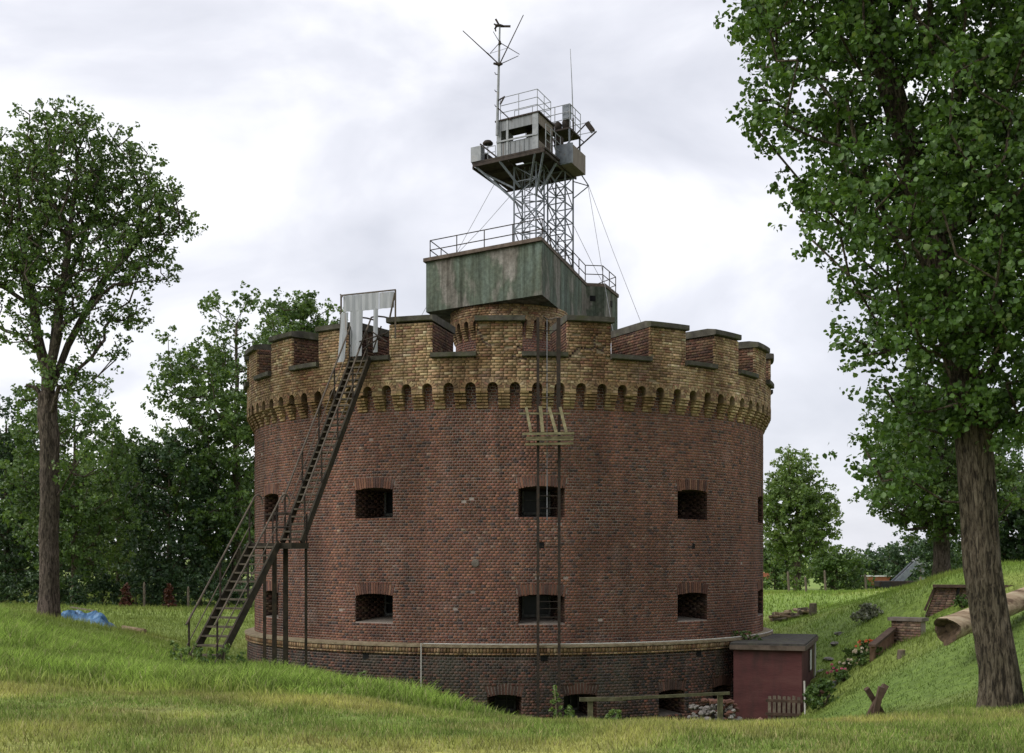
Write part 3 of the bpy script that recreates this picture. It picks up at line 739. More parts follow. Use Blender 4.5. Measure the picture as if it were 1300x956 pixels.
ck.build('crack', MAT['soffit'], fort, kind='stuff')
polar_courses(B, RP, 0.06, -TMAX, TMAX, 4.805, 5.42, TAN, TAN, CR, miss=0.006, Ls=0.22, Lh=0.105, jn=0.012)
mer = MB()
def pbox(mb, r0, r1, t0, t1, z0, z1, n=4, c=(0, 0)):
    q = [(r0, z0), (r1, z0), (r1, z1), (r0, z1)]; vs = []; fs = []
    for i in range(n + 1):
        t = R_(t0 + (t1 - t0) * i / n)
        for r, z in q: vs.append((c[0] + r * math.sin(t), c[1] - r * math.cos(t), z))
    for i in range(n):
        for k in range(4): fs.append((i * 4 + k, (i + 1) * 4 + k, (i + 1) * 4 + (k + 1) % 4, i * 4 + (k + 1) % 4))
    fs += [(0, 1, 2, 3), (n * 4 + 3, n * 4 + 2, n * 4 + 1, n * 4)]
    return mb.add(vs, fs)
mer_me = pbox(MB(), RI, RP - 0.03, -MW / 2 + 0.08, MW / 2 - 0.08, 5.40, 6.41).mesh('merlon', fo); mer_me.materials.append(MAT['mortar_tan'])
def slab(r0, r1, hw, z0, z1, drop):
    mb = MB(); vs = []; fs = []; n = 6
    for i in range(n + 1):
        t = R_(-hw + 2 * hw * i / n)
        for r, z in ((r0, z0), (r1 - 0.03, z0), (r1, z0 + 0.02), (r1, z1 - drop), (r1 - 0.30, z1), (r0, z1)): vs.append((r * math.sin(t), -r * math.cos(t), z))
    for i in range(n):
        for k in range(6): fs.append((i * 6 + k, (i + 1) * 6 + k, (i + 1) * 6 + (k + 1) % 6, i * 6 + (k + 1) % 6))
    fs += [tuple(range(6)), tuple(range(n * 6 + 5, n * 6 - 1, -1))]
    return mb.add(vs, fs)
cop_me = slab(RI - 0.08, RP + 0.10, MW / 2 + 0.30, 6.40, 6.60, 0.05).mesh('coping', fo); cop_me.materials.append(MAT['coping'])
sil_me = slab(RI - 0.02, RP + 0.12, (PER - MW) / 2 + 0.12, 5.425, 5.59, 0.03).mesh('sill_slab', fo); sil_me.materials.append(MAT['coping'])
for i in range(22):
    th = M0 + PER * i; th = (th + 180) % 360 - 180
    m = link('merlon', mer_me, None, fort); m.rotation_euler = (0, 0, R_(th))
    cp_ = link('coping', cop_me, None, m); cp_.rotation_euler = (random.uniform(-0.002, 0.002), random.uniform(-0.002, 0.002), random.uniform(-0.006, 0.006)); cp_.scale = (1, 1, 1 + random.uniform(-0.001, 0.003))
    s = link('sill_slab', sil_me, None, fort); s.rotation_euler = (0, 0, R_(th + PER / 2))
    if abs(th) > TMAX: continue
    t0, t1 = th - MW / 2, th + MW / 2
    broken = abs(th - M0) < 1 or abs(th - M0 - PER) < 1
    polar_courses(B, RP, 0.06, t0, t1, 5.42, 6.40, TAN, TAN, CR, miss=0.03 if broken else 0.006, jit=0.005 if broken else 0.002, Ls=0.22, Lh=0.105, jn=0.012)
    for t, sg in ((t0, -1), (t1, 1)):
        tr = R_(t); nn = np.array([math.cos(tr), math.sin(tr), 0]) * sg
        p0 = P(RP - 0.005, t - sg * 0.08, 5.45); p1 = P(RI + 0.02, t - sg * 0.08, 5.45)
        brick_quad(B, p0, p1 - p0, np.array([0, 0, 0.95]), nn, CHEEK, 0.008)
B.build('parapet_facing', MAT['brick_tan'], fort)

# inner turret under the blockhouse
RT = 1.80
tur = MB().lathe([(RT - 0.01, 5.0), (RT - 0.01, 7.8), (RT + 0.15, 7.8), (RT + 0.15, 8.2)], 64, TC).build('turret', MAT['mortar'], fort)
B = Bricks(); polar_courses(B, RT, 0.03, -TMAX, TMAX, 5.2, 7.78, RED, RED)
B.build('turret_bricks', MAT['brick_red'], tur)
B = Bricks(); polar_courses(B, RT + 0.18, 0.05, -TMAX, TMAX, 7.80, 8.20, TAN, TAN, Ls=0.22, Lh=0.105, jn=0.012)
B.build('turret_top_bricks', MAT['brick_tan'], tur)
tcm = tinted(corbel_mesh('turret_corbel', RT, RT + 0.18, 7.12, 7.56, 0.105, 6), 'turret_corbel', 0, CORB)
tam = tinted(arch_mesh(RT - 0.02, RT + 0.17, (RT + 0.18) * math.tan(R_(6.0)), 0.098, 7.55, 7.62, 7.81), 'turret_arch', 16)
for i in range(30):
    th = 3 + 12 * i
    if 115 < th < 245: continue
    for nm, me, t in (('turret_corbel', tcm, th + 6), ('turret_arch', tam, th)):
        o = link(nm, me, None, tur); o.rotation_euler = (0, 0, R_(t))

# white pipe along the ledge
pp = [P(RPL + 0.14, -15.6, z) for z in (-3.5, -2.9, -2.32)] + [P(RPL + 0.06, t, -2.335) for t in np.arange(-15.3, 78, 3)]
o = MB().tube(pp, 0.016, 6).build('white_pipe', MAT['white_pipe'])
tag(o, 'thin white pipe climbing the plinth and running along the ledge of the fort', 'pipe')

# ------------------------------------------------------------------ concrete blockhouse
ZB0, ZB1 = 8.2, 9.86
def xy(px, py, z): d = z * F / (HZ - py); return ((px - CX) / F * d, d)
pL, pC = (-2.87, 42.5), (0.93, 39.65)
pV1 = (2.70, 46.2); pV2 = (3.36, 46.3); pV3 = (4.0, 48.2); pV4 = (2.8, 50.6); pV5 = (-1.0, 49.6)
poly = [pL, pC, pV1, pV2, pV3, pV4, pV5]
bh = empty('concrete_blockhouse', (0.3, 44.5, ZB0), 'camouflage-painted concrete blockhouse on top of the brick fort', 'blockhouse')
MB().prism(poly, ZB0, ZB1).build('wall', MAT['concrete'], bh)
cen = np.mean(np.array(poly), 0)
rp = [tuple(cen + (np.array(p) - cen) * 1.022) for p in poly]
MB().prism(rp, ZB1 + 0.003, ZB1 + 0.12).build('roof', MAT['roof_edge'], bh)
hatch = MB().prism([(1.55, 42.6), (2.2, 44.9), (0.9, 45.4), (0.2, 43.1)], ZB1 + 0.12, ZB1 + 0.34); hatch.build('roof_hatch', MAT['roof_felt'], bh)
for k, (px, py) in enumerate(((753.5, 379), (777, 386))):
    a_, b_ = (pV1, pV2) if k == 0 else (pV2, pV3)
    a_ = np.array(a_); b_ = np.array(b_); t_ = 0.35 if k == 0 else 0.5
    c_ = a_ + (b_ - a_) * t_; d_ = (b_ - a_) / np.linalg.norm(b_ - a_)
    MB().box((c_[0], c_[1], 9.42), (0.20, 0.06, 0.20), math.atan2(d_[1], d_[0])).build('loophole', MAT['dark'], bh)
zr = ZB1 + 0.12
rl = [np.array([*(cen + (np.array(p) - cen) * 0.97), 0]) for p in poly]
def railing(parent, pts, z0, hs, closed, step, r, mat, pr=None):
    n = len(pts)
    for i in range(n if closed else n - 1):
        a, b = pts[i], pts[(i + 1) % n]
        for h in hs: MB().tube([a + [0, 0, z0 + h], b + [0, 0, z0 + h]], r, 6).build('rail', mat, parent)
        m = max(1, int(round(np.linalg.norm(b - a) / step)))
        for k in range(m + (0 if closed or i < n - 2 else 1)):
            p = a + (b - a) * k / m
            MB().tube([p + [0, 0, z0 - 0.02], p + [0, 0, z0 + hs[-1]]], pr or r, 6).build('post', mat, parent)
rail_t = empty('roof_railing', (0.3, 44.5, zr), 'thin dark railing around the blockhouse roof', 'railing')
railing(rail_t, rl, zr, (0.32, 0.64), True, 1.15, 0.017, MAT['dark_metal'])

# ------------------------------------------------------------------ observation tower
O_ = at(692, 188, 41.5); L_ = at(599, 209, 43.2); Lb = at(644, 241, 46.2)
eu = (L_ - O_) * [1, 1, 0]; ev = (Lb - L_) * [1, 1, 0]
ZP = 13.36
def Wp(a, b, z): p = O_ + a * eu + b * ev; return np.array([p[0], p[1], z])
ot = empty('observation_tower', (0.9, 44.1, zr), 'grey steel lattice watchtower with a sheet-metal cab on its platform', 'tower')
def skbox(mb, a0, a1, b0, b1, z0, z1):
    return mb.hexa([Wp(a0, b0, z0), Wp(a1, b0, z0), Wp(a1, b1, z0), Wp(a0, b1, z0), Wp(a0, b0, z1), Wp(a1, b0, z1), Wp(a1, b1, z1), Wp(a0, b1, z1)])
# platform: plate with a hatch gap, joists
pm = MB()
skbox(pm, 0.0, 1.0, 0.0, 0.26, ZP, ZP + 0.06); skbox(pm, 0.0, 0.42, 0.26, 0.40, ZP, ZP + 0.06); skbox(pm, 0.58, 1.0, 0.26, 0.40, ZP, ZP + 0.06); skbox(pm, 0.0, 1.0, 0.40, 1.0, ZP, ZP + 0.06)
pm.build('platform', MAT['deck_dark'], ot)
for b in (0.01, 0.33, 0.66, 0.99): MB().beam(Wp(0.01, b, ZP - 0.05), Wp(0.99, b, ZP - 0.05), 0.05, 0.10).build('joist', MAT['deck_dark'], ot)
for a in (0.005, 0.5, 0.995): MB().beam(Wp(a, 0.02, ZP - 0.11), Wp(a, 0.98, ZP - 0.11), 0.05, 0.08).build('joist', MAT['deck_dark'], ot)
# lattice columns
def column(a0, a1, b0, b1, n):
    cs = [(a0, b0), (a1, b0), (a1, b1), (a0, b1)]
    for (a, b) in cs: MB().beam(Wp(a, b, zr), Wp(a, b, ZP - 0.14), 0.055).build('leg', MAT['steel_blue'], ot)
    H = (ZP - 0.16 - zr) / n
    for i in range(4):
        p, q = cs[i], cs[(i + 1) % 4]
        for k in range(n + 1):
            z = zr + 0.04 + k * H
            MB().beam(Wp(*p, z), Wp(*q, z), 0.03).build('girt', MAT['steel_blue'], ot)
            if k < n:
                s, e_ = (p, q) if (k + i) % 2 else (q, p)
                MB().beam(Wp(*s, z), Wp(*e_, z + H), 0.026).build('brace', MAT['steel_blue'], ot)
column(0.22, 0.52, 0.22, 0.46, 6)
column(0.02, 0.26, 0.66, 0.92, 6)
for (a, b), (c_, d_) in (((0.22, 0.46), (0.02, 0.66)), ((0.52, 0.46), (0.26, 0.66))):
    for k in range(3):
        z0, z1 = zr + 0.1 + k * 1.1, zr + 0.1 + (k + 1) * 1.1
        MB().beam(Wp(a, b, z0), Wp(c_, d_, z1), 0.035).build('brace', MAT['steel_blue'], ot)
        MB().beam(Wp(a, b, z1), Wp(c_, d_, z0), 0.035).build('brace', MAT['steel_blue'], ot)
        MB().beam(Wp(a, b, z1), Wp(c_, d_, z1), 0.03).build('girt', MAT['steel_blue'], ot)
for (a, b), (c_, d_), z in (((0.52, 0.22), (0.96, 0.03), 12.1), ((0.22, 0.22), (0.03, 0.02), 12.1), ((0.52, 0.46), (0.97, 0.55), 12.0), ((0.52, 0.22), (0.98, 0.22), 12.5), ((0.30, 0.22), (0.14, 0.01), 12.5), ((0.44, 0.22), (0.62, 0.01), 12.5), ((0.22, 0.34), (0.0, 0.36), 12.3)):
    MB().beam(Wp(a, b, z), Wp(c_, d_, ZP - 0.08), 0.06).build('knee_brace', MAT['steel_blue'], ot)
# cab
ca0, ca1, cb0, cb1, cz0, cz1 = 0.10, 0.66, 0.02, 0.46, ZP + 0.063, 14.60
cabf = MB(); skbox(cabf, ca0, ca1, cb0, cb0 + 0.012, cz0, 13.86); skbox(cabf, ca0, ca1, cb0, cb0 + 0.012, 14.27, cz1)
cabf.build('front_panel', MAT['cab_sheet'], ot)
for a0, a1 in ((ca0, ca0 + 0.075), (ca1 - 0.06, ca1), (0.50, 0.53)):
    skbox(MB(), a0, a1, cb0 - 0.006, cb0 + 0.006, cz0, cz1 + 0.01).build('corner_post', MAT['grey_metal'], ot)
MB().beam(Wp(ca0, cb0 - 0.012, 13.90), Wp(ca1, cb0 - 0.012, 13.92), 0.03, 0.05).build('window_bar', MAT['grey_metal'], ot)
sd = MB(); skbox(sd, ca0, ca0 + 0.012, cb0 + 0.012, cb1, cz0, 13.72); skbox(sd, ca0, ca0 + 0.012, cb0 + 0.012, cb1, 14.27, cz1); sd.build('side_panel', MAT['rust_sheet'], ot)
skbox(MB(), ca1 - 0.012, ca1, cb0 + 0.012, cb1, cz0, cz1).build('side_panel', MAT['cab_sheet'], ot)
skbox(MB(), ca0, ca1 - 0.2, cb1 - 0.012, cb1, cz0, cz1).build('rear_panel', MAT['rust_sheet'], ot)
skbox(MB(), ca0 - 0.02, ca1 + 0.02, cb0 - 0.015, cb1 + 0.02, cz1 + 0.004, cz1 + 0.05).build('cab_roof', MAT['deck_dark'], ot)
for k in range(1, 9):
    a = ca0 + (ca1 - ca0) * k / 9
    MB().beam(Wp(a, cb0 - 0.004, cz0), Wp(a, cb0 - 0.004, 13.85), 0.012, 0.012).build('seam', MAT['cab_sheet'], ot)
# railings on the cab roof and the platform
def rail_run(pts, z0, hs, step, r):
    pts = [Wp(a, b, 0) for a, b in pts]; railing(ot, pts, z0, hs, False, step, r, MAT['grey_metal'])
rail_run([(0.62, 0.04), (0.12, 0.04), (0.12, 0.44), (0.62, 0.44)], cz1 + 0.05, (0.26, 0.50, 0.76), 0.75, 0.012)
rail_run([(0.0, 0.02), (0.0, 0.46)], ZP + 0.06, (0.25, 0.5, 0.75), 0.45, 0.015)
rail_run([(0.68, 0.02), (0.90, 0.02), (0.98, 0.3), (0.98, 0.98)], ZP + 0.06, (0.22, 0.42), 0.7, 0.012)
# left equipment box and dish
skbox(MB(), 0.87, 1.01, -0.01, 0.10, ZP + 0.06, 13.92).build('equipment_box', MAT['grey_metal'], ot)
skbox(MB(), 0.86, 1.0, 0.12, 0.5, ZP + 0.06, 13.80).build('side_screen', MAT['deck_dark'], ot)
MB().beam(Wp(0.88, 0.0, 13.98), Wp(0.66, 0.0, ZP + 0.08), 0.045).build('brace', MAT['dark_metal'], ot)
MB().tube([Wp(0.80, 0.05, ZP), Wp(0.80, 0.05, 13.98)], 0.015, 6).build('lamp_stand', MAT['grey_metal'], ot)
MB().tube([Wp(0.80, 0.05, 13.96), Wp(0.80, 0.05, 14.02), Wp(0.80, 0.05, 14.09), Wp(0.80, 0.05, 14.12)], [0.17, 0.18, 0.12, 0.03], 14).build('lamp_shade', MAT['dark_metal'], ot, smooth=True)
# right annex box and rear upper stand
skbox(MB(), -0.15, 0.05, 0.46, 0.92, ZP - 0.12, 13.90).build('annex', MAT['rust_sheet'], ot)
skbox(MB(), -0.162, 0.06, 0.455, 0.48, ZP - 0.125, 13.91).build('annex_front', MAT['steel_blue'], ot)
skbox(MB(), -0.06, 0.22, 0.62, 0.98, 14.60, 14.66).build('upper_deck', MAT['deck_dark'], ot)
for a, b in ((-0.05, 0.63), (0.21, 0.63), (0.21, 0.97), (-0.05, 0.97)):
    MB().beam(Wp(a, b, ZP), Wp(a, b, 14.60), 0.06).build('upper_leg', MAT['steel_blue'], ot)
rail_run([(0.55, 0.62), (-0.06, 0.62), (-0.06, 0.97)], 14.66, (0.28, 0.52, 0.78), 0.6, 0.014)
skbox(MB(), -0.05, 0.05, 0.64, 0.70, 15.00, 15.48).build('grey_cabinet', MAT['steel_blue'], ot)
for a, b, h in ((0.02, 0.70, 0.42), (0.12, 0.66, 0.30), (0.20, 0.72, 0.36)):
    MB().tube([Wp(a, b, 14.66), Wp(a, b, 14.66 + h * 0.7), Wp(a, b, 14.66 + h)], [0.14, 0.15, 0.06], 10).build('searchlight', MAT['dark_metal'], ot, smooth=True)
for k in range(12):
    a, b = random.uniform(-0.05, 0.3), random.uniform(0.5, 0.95); h0 = random.uniform(13.5, 14.0); h1 = h0 + random.uniform(0.4, 1.1)
    MB().tube([Wp(a, b, h0), Wp(a + random.uniform(-0.12, 0.12), b + random.uniform(-0.1, 0.1), h1)], 0.02, 6).build('conduit', MAT[random.choice(['dark_metal', 'grey_metal', 'steel_blue'])], ot)
for a, b, z in ((0.16, 0.55, 13.5), (0.02, 0.52, 14.0), (0.24, 0.6, 14.1)):
    skbox(MB(), a, a + 0.09, b, b + 0.09, z, z + 0.3).build('switch_box', MAT[random.choice(['dark_metal', 'steel_blue'])], ot)
# swung-out arm on the right
for (x0, y0, d0), (x1, y1, d1), w, m_n in (((728, 193, 44.0), (757, 167, 44.6), 0.045, 'dark_metal'), ((720, 183, 44.6), (744, 157, 45.0), 0.04, 'dark_metal'), ((735, 175, 44.3), (742, 181, 44.2), 0.03, 'dark_metal'), ((714, 163, 45.0), (750, 154.5, 45.0), 0.018, 'grey_metal'), ((721, 174, 44.6), (755, 167, 44.6), 0.018, 'grey_metal')):
    MB().beam(at(x0, y0, d0), at(x1, y1, d1), w).build('arm' if w > 0.02 else 'arm_stay', MAT[m_n], ot)
fl0, fl1 = at(745, 156, 44.8), at(753, 167, 44.7)
MB().beam(fl0, fl1, 0.16, 0.14, (0, 1, 0)).build('floodlight', MAT['dark_metal'], ot, bevel=0.015)
for p_, q_ in ((Wp(0.02, 0.92, 12.5), Wp(-0.17, 0.98, 12.9)), (Wp(0.02, 0.92, 13.1), Wp(-0.17, 0.98, 12.9)), (Wp(-0.1, 0.9, ZP - 0.1), Wp(-0.17, 0.98, 12.9))):
    MB().beam(p_, q_, 0.03).build('outrigger', MAT['steel_blue'], ot)
# access ladder inside
for a in (0.36, 0.43): MB().beam(Wp(a, 0.34, zr), Wp(a, 0.34, ZP), 0.03).build('ladder_rail', MAT['steel_blue'], ot)
for k in range(11): MB().beam(Wp(0.36, 0.34, zr + 0.2 + k * 0.29), Wp(0.43, 0.34, zr + 0.2 + k * 0.29), 0.02).build('rung', MAT['steel_blue'], ot)

# antenna mast with wind sensor
mb0 = at(631, 172, 42.55); mt = at(634.5, 34, 42.55)
am_ = empty('antenna_mast', mb0, 'tall thin mast with slanting antenna rods and a wind vane at its tip', 'antenna')
MB().tube([mb0, mb0 * 0.5 + mt * 0.5, mt], [0.05, 0.042, 0.028], 8).build('mast', MAT['grey_metal'], am_)
hub1 = at(634, 82, 42.5); hub2 = at(634.5, 54, 42.5)
MB().tube([hub1 + [-0.2, 0, 0.04], hub1, hub1 + [0.1, 0, 0.03]], [0.035, 0.06, 0.04], 8).build('clamp', MAT['dark_metal'], am_)
MB().tube([hub2 - [0, 0, 0.06], hub2 + [0, 0, 0.06]], [0.06, 0.03], 8).build('clamp', MAT['dark_metal'], am_)
for tip, r in ((at(587.5, 39, 42.2), 0.014), (at(664.5, 19, 42.3), 0.014), (at(658, 71, 43.6), 0.011), (at(619, 67, 43.4), 0.009)):
    MB().tube([hub1, hub1 * 0.5 + tip * 0.5, tip], [r * 1.5, r * 1.2, r], 6).build('antenna_rod', MAT['dark_metal'], am_)
for tip in (at(626, 40, 42.2), at(622, 68, 42.6), at(659.5, 69, 42.8)):
    MB().tube([hub2, tip], [0.014, 0.010], 6).build('cross_arm', MAT['dark_metal'], am_)
MB().tube([at(622, 68, 42.6), at(644, 61, 43.3)], 0.006, 5).build('cross_arm', MAT['dark_metal'], am_)
for py in (95, 117, 136):
    p = at(632.6, py, 42.55); MB().tube([p, p + [-0.09, 0, 0.02], p + [-0.12, 0, 0.08]], 0.014, 6).build('insulator', MAT['dark_metal'], am_)
p = at(632, 128, 42.5); MB().beam(p, p + [0.24, -0.05, 0.13], 0.035).build('bracket', MAT['dark_metal'], am_); MB().beam(p + [0.08, 0, -0.12], p + [0.22, -0.05, 0.12], 0.04).build('bracket', MAT['dark_metal'], am_)
MB().tube([at(632, 137, 42.5), at(648, 152, 42.3)], 0.02, 6).build('stay', MAT['dark_metal'], am_)
p = mt
MB().tube([p + [-0.20, 0, 0.10], p + [-0.10, 0, 0.04], p + [0.02, 0, 0.04], p + [0.14, 0, 0.02]], [0.02, 0.05, 0.055, 0.03], 8).build('vane_body', MAT['dark_metal'], am_, smooth=True)
MB().prism([(p[0] + 0.02, p[1] - 0.012), (p[0] + 0.36, p[1] - 0.012), (p[0] + 0.36, p[1] + 0.012), (p[0] + 0.02, p[1] + 0.012)], p[2] - 0.02, p[2] + 0.05).build('vane_tail', MAT['dark_metal'], am_)
MB().beam(p + [-0.02, 0, 0.05], p + [-0.14, 0, 0.26], 0.03, 0.06).build('vane_fin', MAT['dark_metal'], am_)
for k in range(3):
    a = 2.1 * k + 0.4; MB().beam(p + [-0.16, 0, -0.05], p + [-0.16 + 0.03, 0.11 * math.cos(a), -0.05 + 0.11 * math.sin(a)], 0.02, 0.045).build('propeller_blade', MAT['dark_metal'], am_)
MB().tube([p + [-0.08, 0, 0.02], p + [-0.18, 0, -0.07]], 0.025, 6).build('propeller_hub', MAT['dark_metal'], am_)

wa = empty('whip_antenna', at(728, 172, 44.3), 'single straight whip antenna rising from the rear of the watchtower', 'antenna')
MB().tube([at(728, 172, 44.3), at(727.5, 150, 44.3)], 0.03, 8).build('base', MAT['dark_metal'], wa)
MB().tube([at(727.5, 152, 44.3), at(726, 105, 44.3), at(724, 62, 44.3)], [0.022, 0.015, 0.008], 6).build('rod', MAT['grey_metal'], wa)

for a, b, lab in ((Wp(0.98, 0.6, 13.25), np.array([-4.7, 46.5, 6.4]), 'guy wire from the watchtower passing behind the left end of the blockhouse'),
                  (Wp(0.6, 0.4, 12.6), np.array([-2.2, 43.2, zr]), 'short guy wire from the lattice legs to the left end of the blockhouse roof'),
                  (Wp(-0.17, 0.98, 12.9), P(7.5, 31, 6.62), 'longest guy wire running from the watchtower to the merlon right of the blockhouse'),
                  (Wp(-0.16, 0.98, 12.92), P(7.2, 26, 5.6), 'steep guy wire beside the longest one, right of the watchtower'),
                  (Wp(0.02, 0.92, 11.6), np.array([3.6, 47.8, zr]), 'low guy wire from the rear lattice leg to the right end of the blockhouse roof')):
    s = (a + b) / 2 - [0, 0, 0.06]
    tag(MB().tube([a, s, b], 0.008, 5).build('guy_wire', MAT['wire']), lab, 'wire')

# ------------------------------------------------------------------ stairs
st = empty('metal_staircase', (-5.8, 30.5, -2.6), 'dark rusty two-flight metal staircase climbing the left side of the fort', 'staircase')
SM = MAT['stair_metal']
def flight(p, q, width, n, rail_side_h=1.0):
    p = np.array(p, float); q = np.array(q, float)
    d = q - p; hd = d * [1, 1, 0]; hd /= np.linalg.norm(hd); lat = np.array([hd[1], -hd[0], 0])
    for s in (-1, 1):
        o_ = lat * s * width / 2
        MB().beam(p + o_, q + o_, 0.05, 0.20).build('stringer', SM, st)
        up = np.array([0, 0, 1.0])
        MB().tube([p + o_ + up * rail_side_h, q + o_ + up * rail_side_h], 0.024, 7).build('handrail', MAT['brown_metal'], st)
        MB().tube([p + o_ + up * rail_side_h * 0.5, q + o_ + up * rail_side_h * 0.5], 0.014, 6).build('mid_rail', MAT['brown_metal'], st)
        m = max(2, int(np.linalg.norm(d) / 1.45))
        for k in range(m + 1):
            b_ = p + d * (0.04 + 0.92 * k / m) + o_
            MB().beam(b_, b_ + up * rail_side_h, 0.04, 0.04).build('baluster', MAT['dark_metal'], st)
    for k in range(n):
        c_ = p + d * (k + 0.5) / n
        MB().hexa([c_ + lat * s1 * (width / 2 - 0.03) + hd * s2 * 0.115 + np.array([0, 0, z]) for z in (-0.02, 0.02) for s1, s2 in ((-1, -1), (1, -1), (1, 1), (-1, 1))]).build('tread', MAT['tread'], st)
    return lat
Tt, Bt = np.array([-4.18, 35.15, 5.50]), np.array([-5.42, 31.30, 0.36])
At, Ft = np.array([-5.98, 30.85, 0.36]), np.array([-7.02, 28.65, -2.52])
flight(Bt, Tt, 0.54, 27); lat = flight(Ft, At, 0.80, 14)
ld = np.array([-0.31, -0.95, 0]); ll = np.array([0.95, -0.31, 0]); lc = np.array([-5.75, 31.2, 0.36])
MB().hexa([lc + ll * a * 0.62 + ld * b * 0.45 + np.array([0, 0, z]) for z in (-0.14, 0.0) for a, b in ((-1, -1), (1, -1), (1, 1), (-1, 1))]).build('landing', SM, st)
for a, b, w in ((0.58, -0.38, 0.06), (0.06, -0.30, 0.11), (-0.02, 0.12, 0.10), (-0.58, -0.40, 0.07)):
    p = lc + ll * a + ld * b; MB().beam([p[0], p[1], gz(p[0], p[1]) - 0.2], p - [0, 0, 0.141], w).build('support_post', SM, st)
for a, b in ((0.58, 0.42), (0.58, -0.42), (0.1, -0.42), (0.1, 0.42), (-0.58, -0.42)):
    p = lc + ll * a + ld * b; MB().beam(p, p + [0, 0, 0.72], 0.035).build('baluster', MAT['dark_metal'], st)
for (a, b), (c_, d_) in (((0.58, 0.42), (0.1, 0.42)), ((-0.58, -0.42), (0.1, -0.42))):
    p, q = lc + ll * a + ld * b, lc + ll * c_ + ld * d_
    for h in (0.72, 0.38): MB().tube([p + [0, 0, h], q + [0, 0, h]], 0.018, 6).build('landing_rail', MAT['dark_metal'], st)
d2 = (At - Ft) / np.linalg.norm(At - Ft)
for s in (-1, 1):
    p = At + lat * s * 0.40 + [0, 0, 1.0]
    hp = [p + d2 * 0.25 * math.sin(t) * 0.9 + np.array([0, 0, 0.10 * math.sin(t)]) + np.array([0.12, 0.10, -0.14]) * (1 - math.cos(t)) * 0.8 for t in np.linspace(0, 2.6, 7)]
    MB().tube(hp, 0.024, 7).build('rail_hoop', MAT['brown_metal'], st)
dt = (Tt - Bt) / np.linalg.norm(Tt - Bt)
for s in (-1, 1):
    lt = np.array([dt[1], -dt[0], 0]); lt /= np.linalg.norm(lt); p = Tt + lt * s * 0.27 + [0, 0, 1.0]
    MB().tube([p, p + dt * 0.18, p + dt * 0.28 + [0.1, 0.15, 0.0], p + [0.35, 0.55, 0.24], p + [0.62, 0.85, 0.22]], 0.024, 7).build('rail_hoop', MAT['brown_metal'], st)

# sheet-metal gate frame at the head of the stairs
ga = empty('sheet_metal_gate', P(8.75, -26, 5.6), 'broken grey sheet-metal gate frame standing at the head of the stairs', 'gate')
gl, gr = at(433, 378, 35.25), at(502, 367, 34.55); gl[2] = gr[2] = 7.26
gt = gr - gl; gn = np.array([gt[1], -gt[0], 0]); gn /= np.linalg.norm(gn)
def gp(s, z, o=0.0): p = gl + gt * s + gn * o; return np.array([p[0], p[1], z])
def sheet(s0, s1, z0, z1, shift, name):
    n = max(2, int((s1 - s0) * 18)); mb = MB()
    for i in range(n):
        a, b = s0 + (s1 - s0) * i / n, s0 + (s1 - s0) * (i + 1) / n; o1, o2 = (0.012, -0.012) if i % 2 else (-0.012, 0.012)
        mb.hexa([gp(a + shift, z0, o1 - 0.006), gp(b + shift, z0, o2 - 0.006), gp(b + shift, z0, o2 + 0.006), gp(a + shift, z0, o1 + 0.006), gp(a, z1, o1 - 0.006), gp(b, z1, o2 - 0.006), gp(b, z1, o2 + 0.006), gp(a, z1, o1 + 0.006)])
    mb.build(name, MAT['zinc'], ga)
sheet(0.04, 0.38, 6.80, 7.24, 0, 'lintel_sheet'); sheet(0.385, 0.70, 6.79, 7.25, 0, 'lintel_sheet'); sheet(0.705, 0.97, 6.80, 7.24, 0, 'lintel_sheet')
sheet(0.0, 0.13, 5.42, 6.78, -0.07, 'door_sheet'); sheet(0.17, 0.40, 5.55, 6.82, -0.02, 'door_sheet'); sheet(0.60, 0.68, 5.62, 6.82, -0.01, 'door_sheet')
for s, z0 in ((0.99, 5.95), (-0.01, 5.6)):
    MB().beam(gp(s, z0, -0.03), gp(s, 7.27, -0.03), 0.045).build('post', MAT['brown_metal'], ga)
MB().beam(gp(0.93, 6.5, 0.1), gp(0.985, 7.2, -0.02), 0.04).build('strut', MAT['brown_metal'], ga)
MB().beam(gp(-0.01, 7.27, -0.02), gp(1.0, 7.28, -0.02), 0.035).build('top_bar', MAT['brown_metal'], ga)
MB().beam(gp(-0.02, 7.3, -0.02), gp(0.06, 7.2, 0.10), 0.03).build('strut', MAT['brown_metal'], ga)
for k, (s0, s1, z0, z1) in enumerate(((0.45, 0.95, 5.7, 6.1), (0.42, 0.9, 5.9, 6.05), (0.7, 0.86, 5.62, 6.25), (0.72, 0.98, 6.1, 5.8), (0.5, 0.62, 5.6, 6.15))):
    MB().tube([gp(s0, z0, 0.12 + 0.1 * k), gp(s1, z1, 0.25 + 0.05 * k)], 0.02, 6).build('bent_bar', MAT['dark_metal'], ga)

# ------------------------------------------------------------------ wall ladder and scaffold
la = empty('wall_ladder', P(RPL + 0.2, 6.2, -4.5), 'long dark vertical ladder fixed up the middle of the fort front', 'ladder')
t_l, t_r = 5.15, 8.85
rr_ = RP + 0.22
for t in (t_l, t_r): MB().beam(P(rr_, t, -4.5), P(rr_, t, 6.45), 0.075, 0.06, (0, 1, 0)).build('side_rail', MAT['dark_metal'], la)
MB().beam(P(rr_ - 0.03, 6.75, 1.0), P(rr_ - 0.03, 6.75, 6.4), 0.025, 0.025, (0, 1, 0)).build('rod', MAT['wire'], la)
for z in (6.1, 5.0, 4.72, 4.3, 3.2, 2.4, 1.66, 1.33, 0.3, -0.6, -1.18, -1.37, -1.6, -2.9, -3.6): MB().tube([P(rr_, t_l, z), P(rr_, t_r, z)], 0.012, 6).build('rung', MAT['dark_metal'], la)
